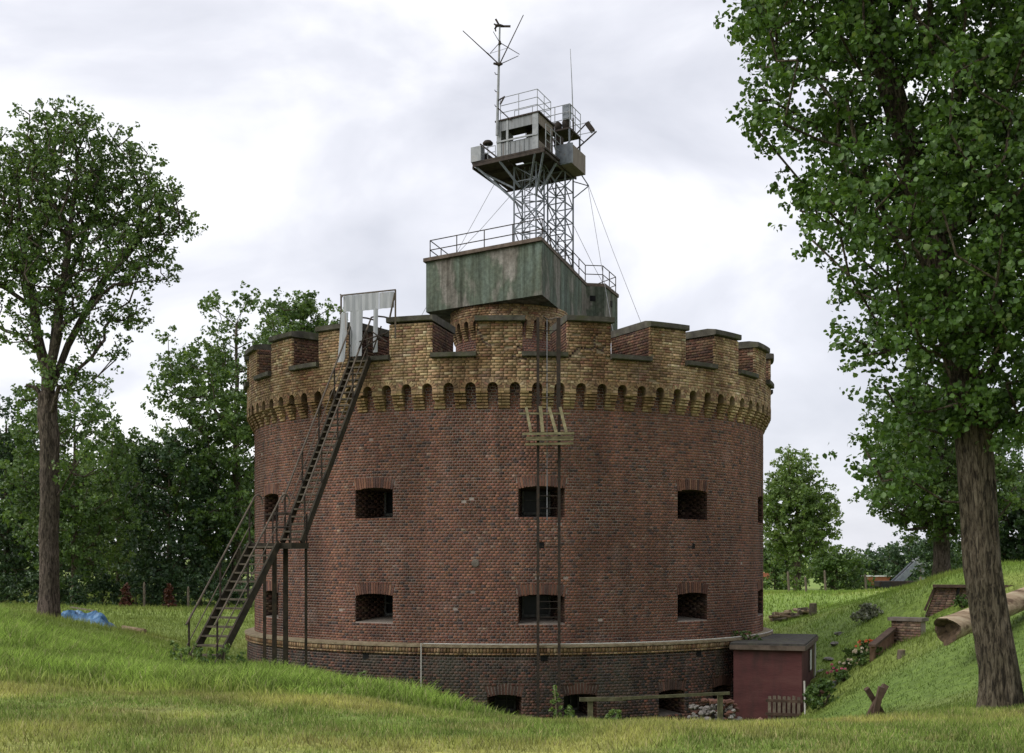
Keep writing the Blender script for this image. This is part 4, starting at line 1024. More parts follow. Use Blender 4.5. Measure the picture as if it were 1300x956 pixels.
for z in (4.9, 2.6, 0.6, -2.2):
    for t in (t_l, t_r): MB().beam(P(rr_, t, z), P(RB - 0.02 if z < 4.8 else RP - 0.02, t, z), 0.03).build('bracket', MAT['dark_metal'], la)
hp = [P(rr_, t_r, 6.45)] + [P(rr_ + 0.1 - 0.45 * math.sin(math.pi * k / 8), t_r - 0.6 * k / 1.0 * 0.6, 6.47) for k in range(1, 9)]
MB().tube(hp, 0.02, 6).build('top_hoop', MAT['brown_metal'], la)
for t in (t_r - 0.35,): MB().beam(P(rr_, t, 4.0), P(rr_, t, 6.45), 0.035, 0.035, (0, 1, 0)).build('side_rail', MAT['dark_metal'], la)

sc = empty('wooden_scaffold', P(RP + 0.1, 6.8, 3.0), 'weathered yellow-grey plank staging hung on the ladder below the parapet', 'scaffold')
def plank(px0, py0, px1, py1, w, dpt, name='plank'):
    MB().beam(at(px0, py0, dpt), at(px1, py1, dpt), 0.05, w, (0, 0, 1)).build(name, MAT['old_wood'], sc)
dd = 34.02
plank(663, 551, 729, 550, 0.06, dd - 0.3); plank(668, 557, 728, 556, 0.10, dd - 0.05, 'board'); plank(667, 564, 728, 563, 0.06, dd - 0.28)
MB().hexa([at(px, py, d) for py in (557.5, 559) for px, d in ((668, dd - 0.35), (728, dd - 0.35), (728, dd + 0.1), (668, dd + 0.1))]).build('deck_board', MAT['old_wood'], sc)
plank(659, 525, 724, 525, 0.045, dd, 'pole')
for x0, y0, x1, y1, w in ((668, 517, 674, 549, 0.07), (686, 516, 689, 549, 0.09), (697, 517, 706, 549, 0.08), (711, 517, 719, 549, 0.075)):
    MB().beam(at(x0, y0, dd + 0.05), at(x1, y1, dd - 0.25), w, 0.04, (0, 1, 0)).build('board', MAT['old_wood'], sc)

# ------------------------------------------------------------------ maroon shed
sh = empty('lean_to_shed', (8.0, 37.5, -4.6), 'small maroon shed with flat mossy roof built against the fort', 'shed')
fx = np.array([0.954, -0.30, 0]); fy = np.array([0.30, 0.954, 0]); s0 = np.array([8.2, 36.0, 0])
def S(a, b, z): p = s0 + fx * a + fy * b; return np.array([p[0], p[1], z])
def sbox(a0, a1, b0, b1, z0, z1): return MB().hexa([S(a0, b0, z0), S(a1, b0, z0), S(a1, b1, z0), S(a0, b1, z0), S(a0, b0, z1), S(a1, b0, z1), S(a1, b1, z1), S(a0, b1, z1)])
sbox(-1.92, 0, 0, 0.12, -4.95, -2.62).build('front_wall', MAT['shed_paint'], sh)
sbox(-0.12, -0.001, 0.121, 4.6, -4.95, -2.62).build('side_wall', MAT['shed_paint'], sh)
sbox(-1.92, -1.80, 0.121, 1.6, -4.95, -2.62).build('side_wall', MAT['shed_paint'], sh)
sbox(-2.0, 0.10, -0.14, 4.8, -2.61, -2.44).build('roof', MAT['roof_felt'], sh)
MB().beam(S(-2.01, -0.16, -2.56), S(0.11, -0.16, -2.56), 0.035, 0.13).build('fascia', MAT['roof_edge'], sh)
MB().beam(S(0.115, -0.14, -2.56), S(0.115, 4.8, -2.56), 0.03, 0.13).build('fascia', MAT['roof_edge'], sh)
wn_ = sbox(0.0, 0.035, 2.5, 3.5, -3.45, -2.75).build('window', MAT['dark_wood'], sh); sbox(0.036, 0.05, 2.6, 3.0, -3.4, -2.8).build('pane', MAT['white_paint'], wn_); sbox(0.036, 0.045, 3.05, 3.4, -3.4, -2.8).build('pane', MAT['glass'], wn_)
MB().tube([S(0.06, 4.3, -2.65), S(0.06, 4.3, -4.5)], 0.035, 8).build('downpipe', MAT['white_pipe'], sh)
MB().tube([S(0.10, -0.35, -3.45), S(0.14, -0.5, -4.9)], 0.025, 6).build('white_stake', MAT['white_pipe'])
tag(bpy.data.objects['white_stake'], 'thin pale stake leaning at the corner of the maroon shed', 'stake')

def leafcloud(centers, n_per, r, size, flat=0.8, aspect=0.75, rounder=False):
    """leaf rhombi around centres -> V, F, rnd"""
    centers = np.asarray(centers, float); m = len(centers); n = m * n_per
    c = np.repeat(centers, n_per, 0)
    ns = max(1, n_per // 14)
    sd = RNG.normal(0, 1, (m * ns, 3)); sd /= np.linalg.norm(sd, axis=1)[:, None]
    sub = sd * (r * RNG.random(m * ns) ** 0.4)[:, None]; tone = RNG.uniform(-0.16, 0.16, m * ns)
    si = np.repeat(np.arange(m), n_per) * ns + RNG.integers(0, ns, n)
    d = RNG.normal(0, 1, (n, 3)); d /= np.linalg.norm(d, axis=1)[:, None]
    p = c + (sub[si] + d * (0.36 * r * RNG.random(n) ** 0.5)[:, None]) * np.array([1, 1, flat])
    nrm = RNG.normal(0, 1, (n, 3)) + d * 0.5 + np.array([0, 0, 0.55]); nrm /= np.linalg.norm(nrm, axis=1)[:, None]
    t = np.cross(nrm, RNG.normal(0, 1, (n, 3))); t /= np.linalg.norm(t, axis=1)[:, None] + 1e-9
    b = np.cross(nrm, t); s = (size * RNG.uniform(0.55, 1.35, n))[:, None]
    cr = np.repeat(RNG.uniform(-0.14, 0.14, m), n_per) + tone[si]
    rnd = np.clip(RNG.beta(2.2, 2.6, n) + cr, 0, 1)
    if rounder:
        h = s * aspect * 0.5; f = nrm * s * 0.12
        V = np.stack([p - t * s * 0.5, p - t * s * 0.22 + b * h + f, p + t * s * 0.16 + b * h * 0.85 + f, p + t * s * 0.55, p + t * s * 0.16 - b * h * 0.85 + f, p - t * s * 0.22 - b * h + f], 1).reshape(-1, 3)
        k = 6 * np.arange(n)[:, None]
        return V, np.concatenate([np.c_[k, k + 1, k + 2, k + 3], np.c_[k, k + 3, k + 4, k + 5]]), np.repeat(rnd, 6)
    V = np.stack([p - t * s * 0.5, p + b * s * aspect * 0.5 + nrm * s * 0.10, p + t * s * 0.5, p - b * s * aspect * 0.5 + nrm * s * 0.10], 1).reshape(-1, 3)
    k = 4 * np.arange(n)[:, None]
    Fc = np.concatenate([np.c_[k, k + 1, k + 2], np.c_[k, k + 2, k + 3]])
    return V, Fc, np.repeat(rnd, 4)

def foliage(parent, centers, n_per, r, size, mat, name='crown', **kw):
    V, Fc, rnd = leafcloud(centers, n_per, r, size, **kw)
    return link(name, mesh_np(name, V - ORIG[parent.name], Fc, vert_rnd=rnd), MAT[mat], parent, kind='stuff')

# ------------------------------------------------------------------ trees
def ell_points(ells, n, shell=0.5, mind=0.0):
    out = []
    vol = np.array([e[3] * e[4] * e[5] for e in ells]) ** 0.9; vol = vol / vol.sum()
    tries = 0
    while len(out) < n and tries < n * 30:
        tries += 1
        e = ells[RNG.choice(len(ells), p=vol)]
        d = RNG.normal(0, 1, 3); d /= np.linalg.norm(d)
        rr = RNG.random() ** (1 / 3 * (1 - shell) + 0.0001) if shell < 1 else 1
        wob = 1 + 0.22 * math.sin(5 * d[0] + 3 * e[0]) * math.cos(4 * d[2] + e[1]) + RNG.normal(0, 0.06)
        p = np.array(e[:3]) + d * rr * wob * np.array(e[3:6])
        if mind and out and min(((np.array(out) - p) ** 2).sum(1)) < mind * mind: continue
        out.append(p)
    return np.array(out)

def make_tree(name, label, trunk_pts, trunk_r, ells, ncl, n_per, cr, leaf, leafmat, bark='bark', group=None, shell=0.45, mind=None, flat=0.8, cat='tree', attach_min=0.35, sides=12, aspect=0.75, limb_up=0.25, ridge=0.0, stems=(), rounder=False):
    trunk_pts = [np.array(p, float) for p in trunk_pts]
    t = empty(name, trunk_pts[0], label, cat, group)
    # trunk path resampled
    tp = []
    for a, b in zip(trunk_pts, trunk_pts[1:]):
        m = max(2, int(np.linalg.norm(b - a) / 0.7))
        for k in range(m): tp.append(a + (b - a) * k / m)
    tp.append(trunk_pts[-1]); tp = np.array(tp)
    tp[1:, 0] += RNG.normal(0, trunk_r * 0.06, len(tp) - 1); tp[1:, 1] += RNG.normal(0, trunk_r * 0.06, len(tp) - 1)
    cl = ell_points(ells, ncl, shell, cr * 0.55 if mind is None else mind)
    nodes = [p for p in tp]; par = [-1] + list(range(len(tp) - 1))
    seglen = np.r_[0, np.cumsum(np.linalg.norm(np.diff(tp, axis=0), axis=1))]; plen = list(seglen)
    ok_from = int(len(tp) * attach_min)
    for stem_pts in stems:
        prev = len(tp) - 1; last = tp[-1]
        for q_ in stem_pts:
            q_ = np.array(q_, float); m = max(1, int(np.linalg.norm(q_ - last) / 0.6))
            for k in range(1, m + 1):
                nodes.append(last + (q_ - last) * k / m + RNG.normal(0, 0.03, 3)); par.append(prev); plen.append(plen[prev] + 0.5); prev = len(nodes) - 1
            last = q_
    axis_d = np.array([np.min(np.linalg.norm(tp[ok_from:] - c_, axis=1)) for c_ in cl]); order = np.argsort(axis_d)
    tips = list(np.zeros(len(nodes)))
    for i in order:
        c_ = cl[i]; N = np.array(nodes[ok_from:]); dv = c_ - N
        dist = np.linalg.norm(dv, axis=1)
        cost = dist * (1 + 0.8 * np.clip(-(dv[:, 2] - limb_up * dist) / (dist + 1e-6), 0, 1.5)) + 0.18 * np.array(plen[ok_from:])
        j = int(np.argmin(cost)) + ok_from
        p0 = nodes[j]; L = np.linalg.norm(c_ - p0); m = max(1, int(L / max(0.5, cr)))
        prev = j; off = RNG.normal(0, 0.08 * L, 3)
        for k in range(1, m + 1):
            f = k / m; q = p0 + (c_ - p0) * f + (off + np.array([0, 0, -0.06 * L])) * math.sin(math.pi * f)
            nodes.append(q); par.append(prev); plen.append(plen[prev] + L / m); tips.append(0); prev = len(nodes) - 1
        tips[prev] += 1
    w = np.array(tips, float)
    for i in range(len(nodes) - 1, 0, -1): w[par[i]] += w[i]
    tot = max(w[0], 1)
    nodes = np.array(nodes); rad = np.maximum(trunk_r * 0.95 * np.sqrt(w / tot), 0.012 + trunk_r * 0.018)
    mb = MB()
    nt_ = len(tp); hgt = tp[:, 2] - tp[0, 2]
    tr = np.maximum(rad[:nt_], trunk_r * np.linspace(1.0, 0.25, nt_) * np.where(np.arange(nt_) < ok_from, 1, 0.9)); tr = np.minimum(tr, trunk_r)
    tr = tr * (1 + 0.38 * np.exp(-hgt / 0.30))
    pts = tp.copy(); pts[0, 2] -= 0.25
    if ridge:
        cum = np.r_[0, np.cumsum(np.linalg.norm(np.diff(pts, axis=0), axis=1))]; q = np.arange(0, cum[-1], 0.07)
        mb.tube(np.c_[[np.interp(q, cum, pts[:, i]) for i in range(3)]].T, list(np.interp(q, cum, tr)), sides)
    else: mb.tube(pts, list(tr), sides)
    VV = np.array(mb.v); ang = np.arctan2(VV[:, 1] - np.interp(VV[:, 2], tp[:, 2], tp[:, 1]), VV[:, 0] - np.interp(VV[:, 2], tp[:, 2], tp[:, 0]))
    lob = 1 + 0.06 * np.sin(ang * 3 + VV[:, 2] * 0.6) + 0.04 * np.sin(ang * 5 - VV[:, 2])
    if ridge:
        ua = ang + 0.12 * np.sin(VV[:, 2] * 2.1) + 0.1 * np.sin(VV[:, 2] * 0.9 + 1)
        rn = np.abs(vnoise(ua * 5.5 + 40, VV[:, 2] * 1.3, 3) - 0.5) * 2.4 + 0.7 * np.abs(vnoise(ua * 11 + 80, VV[:, 2] * 3.0, 5) - 0.5) * 2
        lob = lob + ridge * (np.minimum(rn, 0.7) - 0.4)
    cxx = np.interp(VV[:, 2], tp[:, 2], tp[:, 0]); cyy = np.interp(VV[:, 2], tp[:, 2], tp[:, 1])
    mb.v = [(cxx[i] + (VV[i, 0] - cxx[i]) * lob[i], cyy[i] + (VV[i, 1] - cyy[i]) * lob[i], VV[i, 2]) for i in range(len(VV))]
    for i in range(nt_, len(nodes)):
        a, b = nodes[par[i]], nodes[i]
        ra = min(rad[par[i]], rad[i] * 1.35)
        if np.linalg.norm(b - a) < 1e-4: continue
        mb.tube([a, b], [ra, rad[i]], 5 if rad[i] < 0.07 else 8, cap=False)
    mb.build('trunk', MAT[bark], t, smooth=True)
    foliage(t, cl, n_per, cr, leaf, leafmat, flat=flat, aspect=aspect, rounder=rounder)
    return t

# near tree on the right
b0 = on_ground(1272, 18)
make_tree('poplar_tree', 'large leafy poplar with ridged leaning trunk in the right foreground', [b0, at(1268, 850, 18), at(1250, 720, 18), at(1236, 560, 18), at(1216, 440, 18), at(1180, 300, 18.2), at(1132, 110, 18.3), at(1085, -30, 18.4), at(1050, -160, 18.5)], 0.25,
          [(5.5, 18, 7.6, 2.3, 2.6, 2.8), (6.0, 17.9, 4.7, 1.75, 2.2, 2.0), (4.5, 18, 8.6, 1.5, 1.8, 1.6), (5.2, 18.2, 11.2, 3.2, 3.0, 2.6), (8.0, 18.3, 6.6, 1.9, 2.2, 3.6), (7.5, 17.6, 3.2, 1.5, 1.6, 1.4), (5.9, 17.8, 2.6, 1.0, 1.3, 0.9), (4.7, 18, 3.1, 0.5, 0.4, 0.22), (5.55, 18.4, 1.5, 0.75, 0.9, 0.75), (6.9, 17.5, 2.3, 0.8, 0.8, 0.7)],
          1150, 132, 0.46, 0.077, 'leaf_near', shell=0.34, mind=0.22, attach_min=0.27, sides=96, aspect=0.85, ridge=0.24, rounder=True)
# left tree
b1 = on_ground(62, 36)
LE = [(20, 250, 55, 90), (85, 225, 55, 85), (140, 245, 50, 75), (195, 268, 42, 48), (226, 262, 22, 30), (48, 158, 17, 26), (98, 150, 24, 20), (150, 330, 45, 45), (60, 345, 45, 55), (203, 335, 22, 26), (165, 398, 26, 20), (112, 398, 28, 28), (-25, 330, 45, 75), (70, 548, 26, 24), (30, 420, 24, 26), (170, 195, 22, 20), (135, 442, 28, 20), (80, 478, 32, 20), (38, 500, 22, 18), (100, 590, 26, 20)]
tl = make_tree('poplar_tree', 'tall vase-shaped poplar standing alone at left beside the blue tarpaulin', [b1, at(62, 640, 36), at(63, 560, 36), at(62, 500, 36)], 0.27,
          [(*at(a, b, 36 + 0.6 * math.sin(a)), c_ / 44.9, c_ / 44.9 * 1.1, d_ / 44.9) for a, b, c_, d_ in LE],
          840, 50, 0.48, 0.105, 'leaf_mid', bark='bark_grey', shell=0.30, mind=0.24, attach_min=0.50, sides=64, limb_up=0.6, ridge=0.14,
          stems=([at(48, 420, 36), at(30, 320, 36.3), at(18, 200, 36.5)], [at(72, 420, 35.7), at(88, 300, 35.6), at(98, 190, 35.8)], [at(84, 440, 36.3), at(135, 350, 36.6), at(205, 280, 36.6)], [at(66, 410, 36.5), at(110, 290, 37.0), at(140, 210, 37.2)]))
MB().tube([at(60, 510, 36), at(45, 492, 36), at(33, 489, 36)], [0.09, 0.06, 0.035], 7).build('broken_limb', MAT['bark_grey'], tl)
def bgtree(px, top, d, halfw, low, mat, label, ncl, n_per, cr, leaf, tr=0.28, bark='bark', lean=0, shape=1.0, name='broadleaf_tree', group=None, seed=0):
    if px < 400: d *= 1.3; cr *= 1.28; leaf *= 1.22
    b = on_ground(px, d); zt = (HZ - top) / F * d; zl = (HZ - low) / F * d; hw = halfw / F * d
    h = zt - zl; cz = (zt + zl) / 2; x = b[0] + lean
    E = [(x, d, cz, hw * 0.85, hw * 0.8, h * 0.5)]
    r = random.Random(px * 7 + seed)
    for k in range(6):
        a = r.uniform(0, 6.28); E.append((x + math.cos(a) * hw * 0.55, d + math.sin(a) * hw * 0.5, zl + h * r.uniform(0.25, 0.85), hw * r.uniform(0.35, 0.55), hw * 0.45, h * r.uniform(0.18, 0.28)))
    return make_tree(name, label, [b, (b[0], d, zl + 0.1 * h), (x, d, cz), (x, d, zl + 0.88 * h)], tr, E, ncl, n_per, cr, leaf, mat, bark, group, shell=0.45, mind=cr * 0.5, sides=8, attach_min=0.3)
G1 = 'trees of the wood behind the left meadow'
bgtree(300, 372, 62, 118, 720, 'leaf_mid', 'tall round-crowned tree rising behind the staircase left of the fort', 330, 95, 0.75, 0.20, 0.34)
bgtree(385, 375, 66, 60, 600, 'leaf_mid', 'tree whose crown shows behind the sheet-metal gate at the stair head', 150, 90, 0.75, 0.20, 0.28)
bgtree(95, 478, 55, 92, 735, 'leaf_mid', 'mid-green tree directly behind the trunk of the tall left poplar', 230, 90, 0.62, 0.17, 0.2, group=G1)
bgtree(215, 545, 60, 84, 768, 'leaf_dark', 'dark dense tree at the wood edge left of the staircase', 260, 85, 0.7, 0.19, 0.2, group=G1)
bgtree(8, 505, 62, 52, 765, 'leaf_dark', 'dark tree at the left margin behind the poplar', 200, 80, 0.7, 0.19, 0.2, group=G1)
bgtree(150, 560, 70, 70, 760, 'leaf_light', 'pale green young tree between the dark trees of the left wood', 150, 75, 0.75, 0.19, 0.16, group=G1)
bgtree(275, 560, 76, 60, 755, 'leaf_dark', 'dark tree in the wood just left of the fort wall', 200, 75, 0.8, 0.22, 0.2, group=G1)
bgtree(55, 575, 78, 75, 755, 'leaf_dark', 'low dark tree deep in the left wood behind the poplar trunk', 200, 75, 0.8, 0.22, 0.2, group=G1)
bgtree(130, 590, 84, 95, 760, 'leaf_dark', 'broad shadowy tree at the back of the left wood', 200, 75, 1.0, 0.26, 0.2, group=G1)
bgtree(-60, 520, 66, 90, 745, 'leaf_dark', 'dark tree cut off by the left margin', 160, 75, 0.9, 0.24, 0.2, group=G1)
bgtree(350, 600, 84, 60, 760, 'leaf_dark', 'dark tree hidden behind the staircase landing', 130, 75, 0.95, 0.26, 0.2, group=G1)
G2 = 'trees beyond the right meadow'
bgtree(1012, 577, 82, 50, 735, 'leaf_light', 'light green round tree just right of the fort wall', 230, 80, 0.75, 0.21, 0.22, group=G2)
bgtree(1196, 470, 52, 108, 690, 'leaf_mid', 'broad tree with a forked trunk behind the foreground poplar', 360, 90, 0.68, 0.17, 0.36, bark='bark_grey', group=G2)
bgtree(1062, 690, 105, 40, 752, 'leaf_mid', 'low bushy tree on the skyline left of the conveyor', 90, 70, 0.9, 0.25, 0.16, group=G2)
bgtree(1115, 698, 118, 45, 750, 'leaf_dark', 'low dark tree on the skyline behind the conveyor', 90, 70, 1.0, 0.28, 0.16, group=G2)
bgtree(1165, 690, 112, 45, 750, 'leaf_dark', 'low dark tree on the skyline right of the conveyor', 90, 70, 1.0, 0.28, 0.16, group=G2)
bgtree(985, 690, 112, 40, 750, 'leaf_mid', 'low tree on the skyline next to the fort wall', 80, 70, 1.0, 0.28, 0.16, group=G2)
bgtree(1300, 600, 58, 70, 730, 'leaf_dark', 'dark tree behind the grassy mound at the right margin', 190, 80, 0.7, 0.19, 0.22, group=G2)
bgtree(1228, 700, 95, 45, 745, 'leaf_mid', 'low tree behind the grassy mound beside the poplar trunk', 90, 70, 0.9, 0.25, 0.16, group=G2)

# hedge and shrubs
def shrub(name, label, c, rx, ry, h, ncl, n_per, cr, leaf, mat, cat='shrub', group=None, cone=False):
    c = np.array([c[0], c[1], gz(c[0], c[1])]); t = empty(name, c, label, cat, group)
    pts = []
    for k in range(ncl):
        f = RNG.random() ** (1.4 if cone else 0.8); a = RNG.uniform(0, 6.28); q = math.sqrt(RNG.random()) * ((1 - f) if cone else math.sqrt(max(0.05, 1 - f * f)))
        pts.append(c + [rx * q * math.cos(a), ry * q * math.sin(a), h * (0.06 + 0.9 * f)])
    mb = MB()
    for k in range(5):
        e_ = pts[k]; mb.tube([c - [0, 0, 0.1], (c + e_) / 2 + [0, 0, 0.05], e_], [0.03, 0.02, 0.01], 5)
    mb.build('stem', MAT['bark'], t); foliage(t, pts, n_per, cr, leaf, mat)
    return t
for k, px in enumerate(range(-40, 340, 42)):
    c_ = on_ground(px + random.uniform(-6, 6), 74 + random.uniform(-1.5, 1.5))
    where = ['at the left margin', 'left of the poplar trunk', 'just behind the poplar trunk', 'right of the poplar trunk', 'left of the first red shrub', 'between the two red shrubs', 'right of the second red shrub', 'behind the foot of the staircase', 'behind the staircase handrail', 'against the fort wall'][k]
    shrub('hedge_bush', 'dark bush of the hedge below the wood ' + where, c_, 1.4, 0.9, 1.5 + random.uniform(-0.2, 0.5), 34, 60, 0.45, 0.15, 'leaf_dark', group='bushes of the hedge below the left wood')
shrub('columnar_shrub', 'reddish brown columnar shrub before the hedge, nearer the poplar', on_ground(160, 70), 0.42, 0.42, 1.35, 26, 60, 0.22, 0.11, 'leaf_red', cone=True)
shrub('columnar_shrub', 'reddish brown columnar shrub before the hedge, nearer the staircase', on_ground(215, 70), 0.40, 0.40, 1.35, 26, 60, 0.22, 0.11, 'leaf_red', cone=True)
shrub('columnar_shrub', 'dark green conical shrub before the hedge beside the poplar trunk', on_ground(97, 69), 0.55, 0.55, 1.6, 30, 60, 0.25, 0.12, 'leaf_dark', cone=True)
for px, d, h, lab in ((183, 70.5, 1.4, 'weathered fence post before the hedge between the two red shrubs'), (239, 71, 1.2, 'weathered fence post before the hedge right of the second red shrub')):
    p = on_ground(px, d); tag(MB().tube([p - [0, 0, 0.2], p + [0, 0, h * 0.9], p + [0.01, 0, h]], [0.07, 0.065, 0.03], 8).build('fence_post', MAT['grey_wood']), lab, 'post')
for px, d, h, lab in ((1002, 78, 2.2, 'tall wooden post on the skyline beside the fort wall'), (1048.5, 80, 2.4, 'leaning wooden post on the skyline left of the conveyor'), (1170, 80, 2.6, 'wooden post on the skyline right of the conveyor'), (1100, 82, 2.0, 'thin wooden post on the skyline between two low trees'), (1024, 80, 1.7, 'short wooden post on the skyline below the light green tree')):
    p = on_ground(px, d); tag(MB().tube([p - [0, 0, 0.2], p + [-0.08, 0, h * 0.55], p + [-0.09, 0, h * 0.6]], [0.08, 0.07, 0.03], 8).build('fence_post', MAT['grey_wood']), lab, 'post')
shrub('silver_shrub', 'pale silvery flowering shrub on the right slope above the flower bed', on_ground(1103, 45), 0.55, 0.45, 0.5, 40, 70, 0.18, 0.08, 'leaf_silver')
shrub('round_bush', 'small yellow-green bush on the right slope below the silvery shrub', on_ground(1080, 42), 0.3, 0.3, 0.4, 16, 60, 0.15, 0.07, 'leaf_light')
shrub('leafy_shrub', 'dark leafy shrub growing behind the maroon shed corner', on_ground(1045, 34.5), 0.5, 0.4, 0.7, 26, 60, 0.2, 0.09, 'leaf_mid')
shrub('leafy_shrub', 'dark shrub on the skyline left of the grassy bunker', on_ground(1190, 66), 1.6, 1.2, 2.6, 60, 70, 0.5, 0.14, 'leaf_dark')
shrub('leafy_shrub', 'small bush growing against the brick bunker front', on_ground(1222, 40.8), 0.32, 0.25, 0.38, 16, 60, 0.15, 0.07, 'leaf_mid')
shrub('roof_weed', 'patch of weeds growing on the shed roof against the fort', np.array([6.9, 37.7, 0]), 0.6, 0.2, 0.25, 14, 30, 0.12, 0.06, 'leaf_mid', 'weed')
o = bpy.data.objects['roof_weed']; o.location.z = -2.45

# weeds with upright stems
def weed(px, d, h, label, mat='leaf_light', spread=0.12, n=16, leaf=0.07, zb=None):
    p = on_ground(px, d); t = empty('weed', p, label, 'weed')
    tip = p + [random.uniform(-0.05, 0.05), 0, h]
    MB().tube([p - [0, 0, 0.05], p * 0.5 + tip * 0.5, tip], [0.012, 0.010, 0.005], 5).build('stem', MAT['old_wood'], t)
    pts = [p + (tip - p) * (0.1 + 0.88 * k / n) for k in range(n)]
    V, Fc, rnd = leafcloud(pts, 14, spread, leaf, aspect=0.45)
    link('leaves', mesh_np('leaves', V - ORIG[t.name], Fc, vert_rnd=rnd), MAT[mat], t, kind='stuff')
weed(462, 24.5, 0.75, 'single upright mullein standing before the fort plinth below the left windows')
weed(708, 17.6, 0.55, 'tall leafy weed before the foot of the wall ladder', spread=0.07)
weed(722, 17.4, 0.28, 'short weed just right of the tall weed at the wall ladder', spread=0.06)
weed(772, 17.2, 0.22, 'low weed on the crest below the fence rail', spread=0.06)
weed(782, 17.0, 0.20, 'small weed on the crest right of the low weed', spread=0.05)
for k, (px, d, h, wh) in enumerate(((222, 26.5, 0.55, 'left of the stair foot'), (244, 26.3, 0.6, 'at the stair foot'), (262, 26.2, 0.55, 'before the lowest treads'), (284, 26.4, 0.6, 'right of the lowest treads'), (305, 26.6, 0.45, 'below the lower flight'), (232, 25.8, 0.4, 'in the grass before the handrail end'))):
    weed(px, d, h, 'tall nettle-like weed ' + wh, 'leaf_light' if k % 2 else 'leaf_mid', 0.16, 14, 0.09)

# ------------------------------------------------------------------ small things on the left
def heap(c, rx, ry, h, n, seed, rz=0, rough=0.35):
    vs = []; fs = []; m = n
    for j in range(m + 1):
        for i in range(m + 1):
            u, v = 2 * i / m - 1, 2 * j / m - 1
            r = max(abs(u), abs(v)); q = max(0.0, 1 - r ** 3)
            nz = float(fnoise(u * 3 + seed, v * 3, seed, 4)) - 0.5
            x = u * rx * (1 + 0.15 * nz); y = v * ry * (1 + 0.2 * nz)
            X = x * math.cos(rz) - y * math.sin(rz); Y = x * math.sin(rz) + y * math.cos(rz)
            zg = gz(c[0] + X, c[1] + Y)
            vs.append((c[0] + X, c[1] + Y, zg - 0.03 + h * q * (1 + rough * 2 * nz)))
    for j in range(m):
        for i in range(m): a = j * (m + 1) + i; fs.append((a, a + 1, a + m + 2, a + m + 1))
    return MB().add(vs, fs)
c_ = on_ground(108, 38)
tag(heap(c_, 0.85, 0.7, 0.46, 22, 5, 0.1, 0.6).build('tarpaulin', MAT['tarp'], smooth=False), 'crumpled blue tarpaulin over a heap right of the left poplar', 'tarpaulin')
p, q = on_ground(156, 38.5), on_ground(184, 38)
lg = empty('short_log', p, 'short pale log lying on the grass right of the blue tarpaulin', 'log')
MB().tube([p + [0, 0, 0.08], q + [0, 0, 0.08]], [0.09, 0.08], 10).build('bark', MAT['log_wood'], lg)
p, q = on_ground(90, 60), on_ground(120, 57); tag(MB().beam(p + [0, 0, 0.12], q + [0, 0, 0.10], 0.12, 0.05).build('plank', MAT['grey_wood']), 'thin plank lying in the meadow behind the blue tarpaulin', 'plank')
c_ = on_ground(228, 17.2); tag(heap(c_, 0.30, 0.30, 0.05, 12, 8).build('molehill', MAT['soil'], smooth=True), 'small bare soil patch in the tall grass before the staircase', 'soil patch')

# ------------------------------------------------------------------ right of the fort: fence, rubble, pallet, trestle
fe = empty('rail_fence', on_ground(913, 30), 'mossy wooden rail on posts in the ditch before the fort', 'fence')
pa, pb = at(736, 888, 29.3), at(926, 880, 30.2)
MB().beam(pa, pa * 0.7 + pb * 0.3 - [0, 0, 0.03], 0.06, 0.09).build('rail', MAT['mossy_wood'], fe); MB().beam(pa * 0.72 + pb * 0.28 - [0, 0.05, 0.01], pb, 0.055, 0.07).build('rail', MAT['mossy_wood'], fe)
for px, t in ((913, 0.94), (748, 0.07)):
    p = pa + (pb - pa) * t + [0, 0.08, 0]; MB().beam([p[0], p[1], gz(p[0], p[1]) - 0.25], p + [0, 0, 0.02], 0.12, 0.11, (0, 1, 0)).build('post', MAT['mossy_wood'], fe)

def stone_mesh(seed, flat=0.6):
    rng = np.random.default_rng(seed); mb = MB()
    n, m = 7, 4; vs = [(0, 0, -0.5 * flat)]
    for j in range(1, m):
        ph = math.pi * j / m
        for i in range(n):
            a = 2 * math.pi * i / n; r = 0.5 * (1 + rng.normal(0, 0.16))
            vs.append((r * math.sin(ph) * math.cos(a), r * math.sin(ph) * math.sin(a) * 0.8, -r * math.cos(ph) * flat))
    vs.append((0, 0, 0.5 * flat)); fs = []
    for i in range(n):
        fs.append((0, 1 + (i + 1) % n, 1 + i)); fs.append((len(vs) - 1, 1 + (m - 2) * n + i, 1 + (m - 2) * n + (i + 1) % n))
        for j in range(m - 2): fs.append((1 + j * n + i, 1 + j * n + (i + 1) % n, 1 + (j + 1) * n + (i + 1) % n, 1 + (j + 1) * n + i))
    return mb.add(vs, fs).mesh('stone')
STONES = [stone_mesh(k) for k in range(5)]
for m in STONES: m.materials.append(MAT['stone'])
REDS = [stone_mesh(k + 20, 0.5) for k in range(3)]
for m in REDS: m.materials.append(MAT['rubble_red'])
def stone(parent, p, s, me, name='stone'):
    o = link(name, me, None, parent); o.location = [float(v) for v in (np.array(p) - ORIG[parent.name])]
    o.rotation_euler = (random.uniform(-0.4, 0.4), random.uniform(-0.4, 0.4), random.uniform(0, 6.28)); o.scale = [s * random.uniform(0.8, 1.25) for _ in range(3)]
c_ = on_ground(904, 33.9); rb = empty('rubble_pile', c_, 'pile of pale stones and red rubble at the fort foot beside the shed', 'rubble')
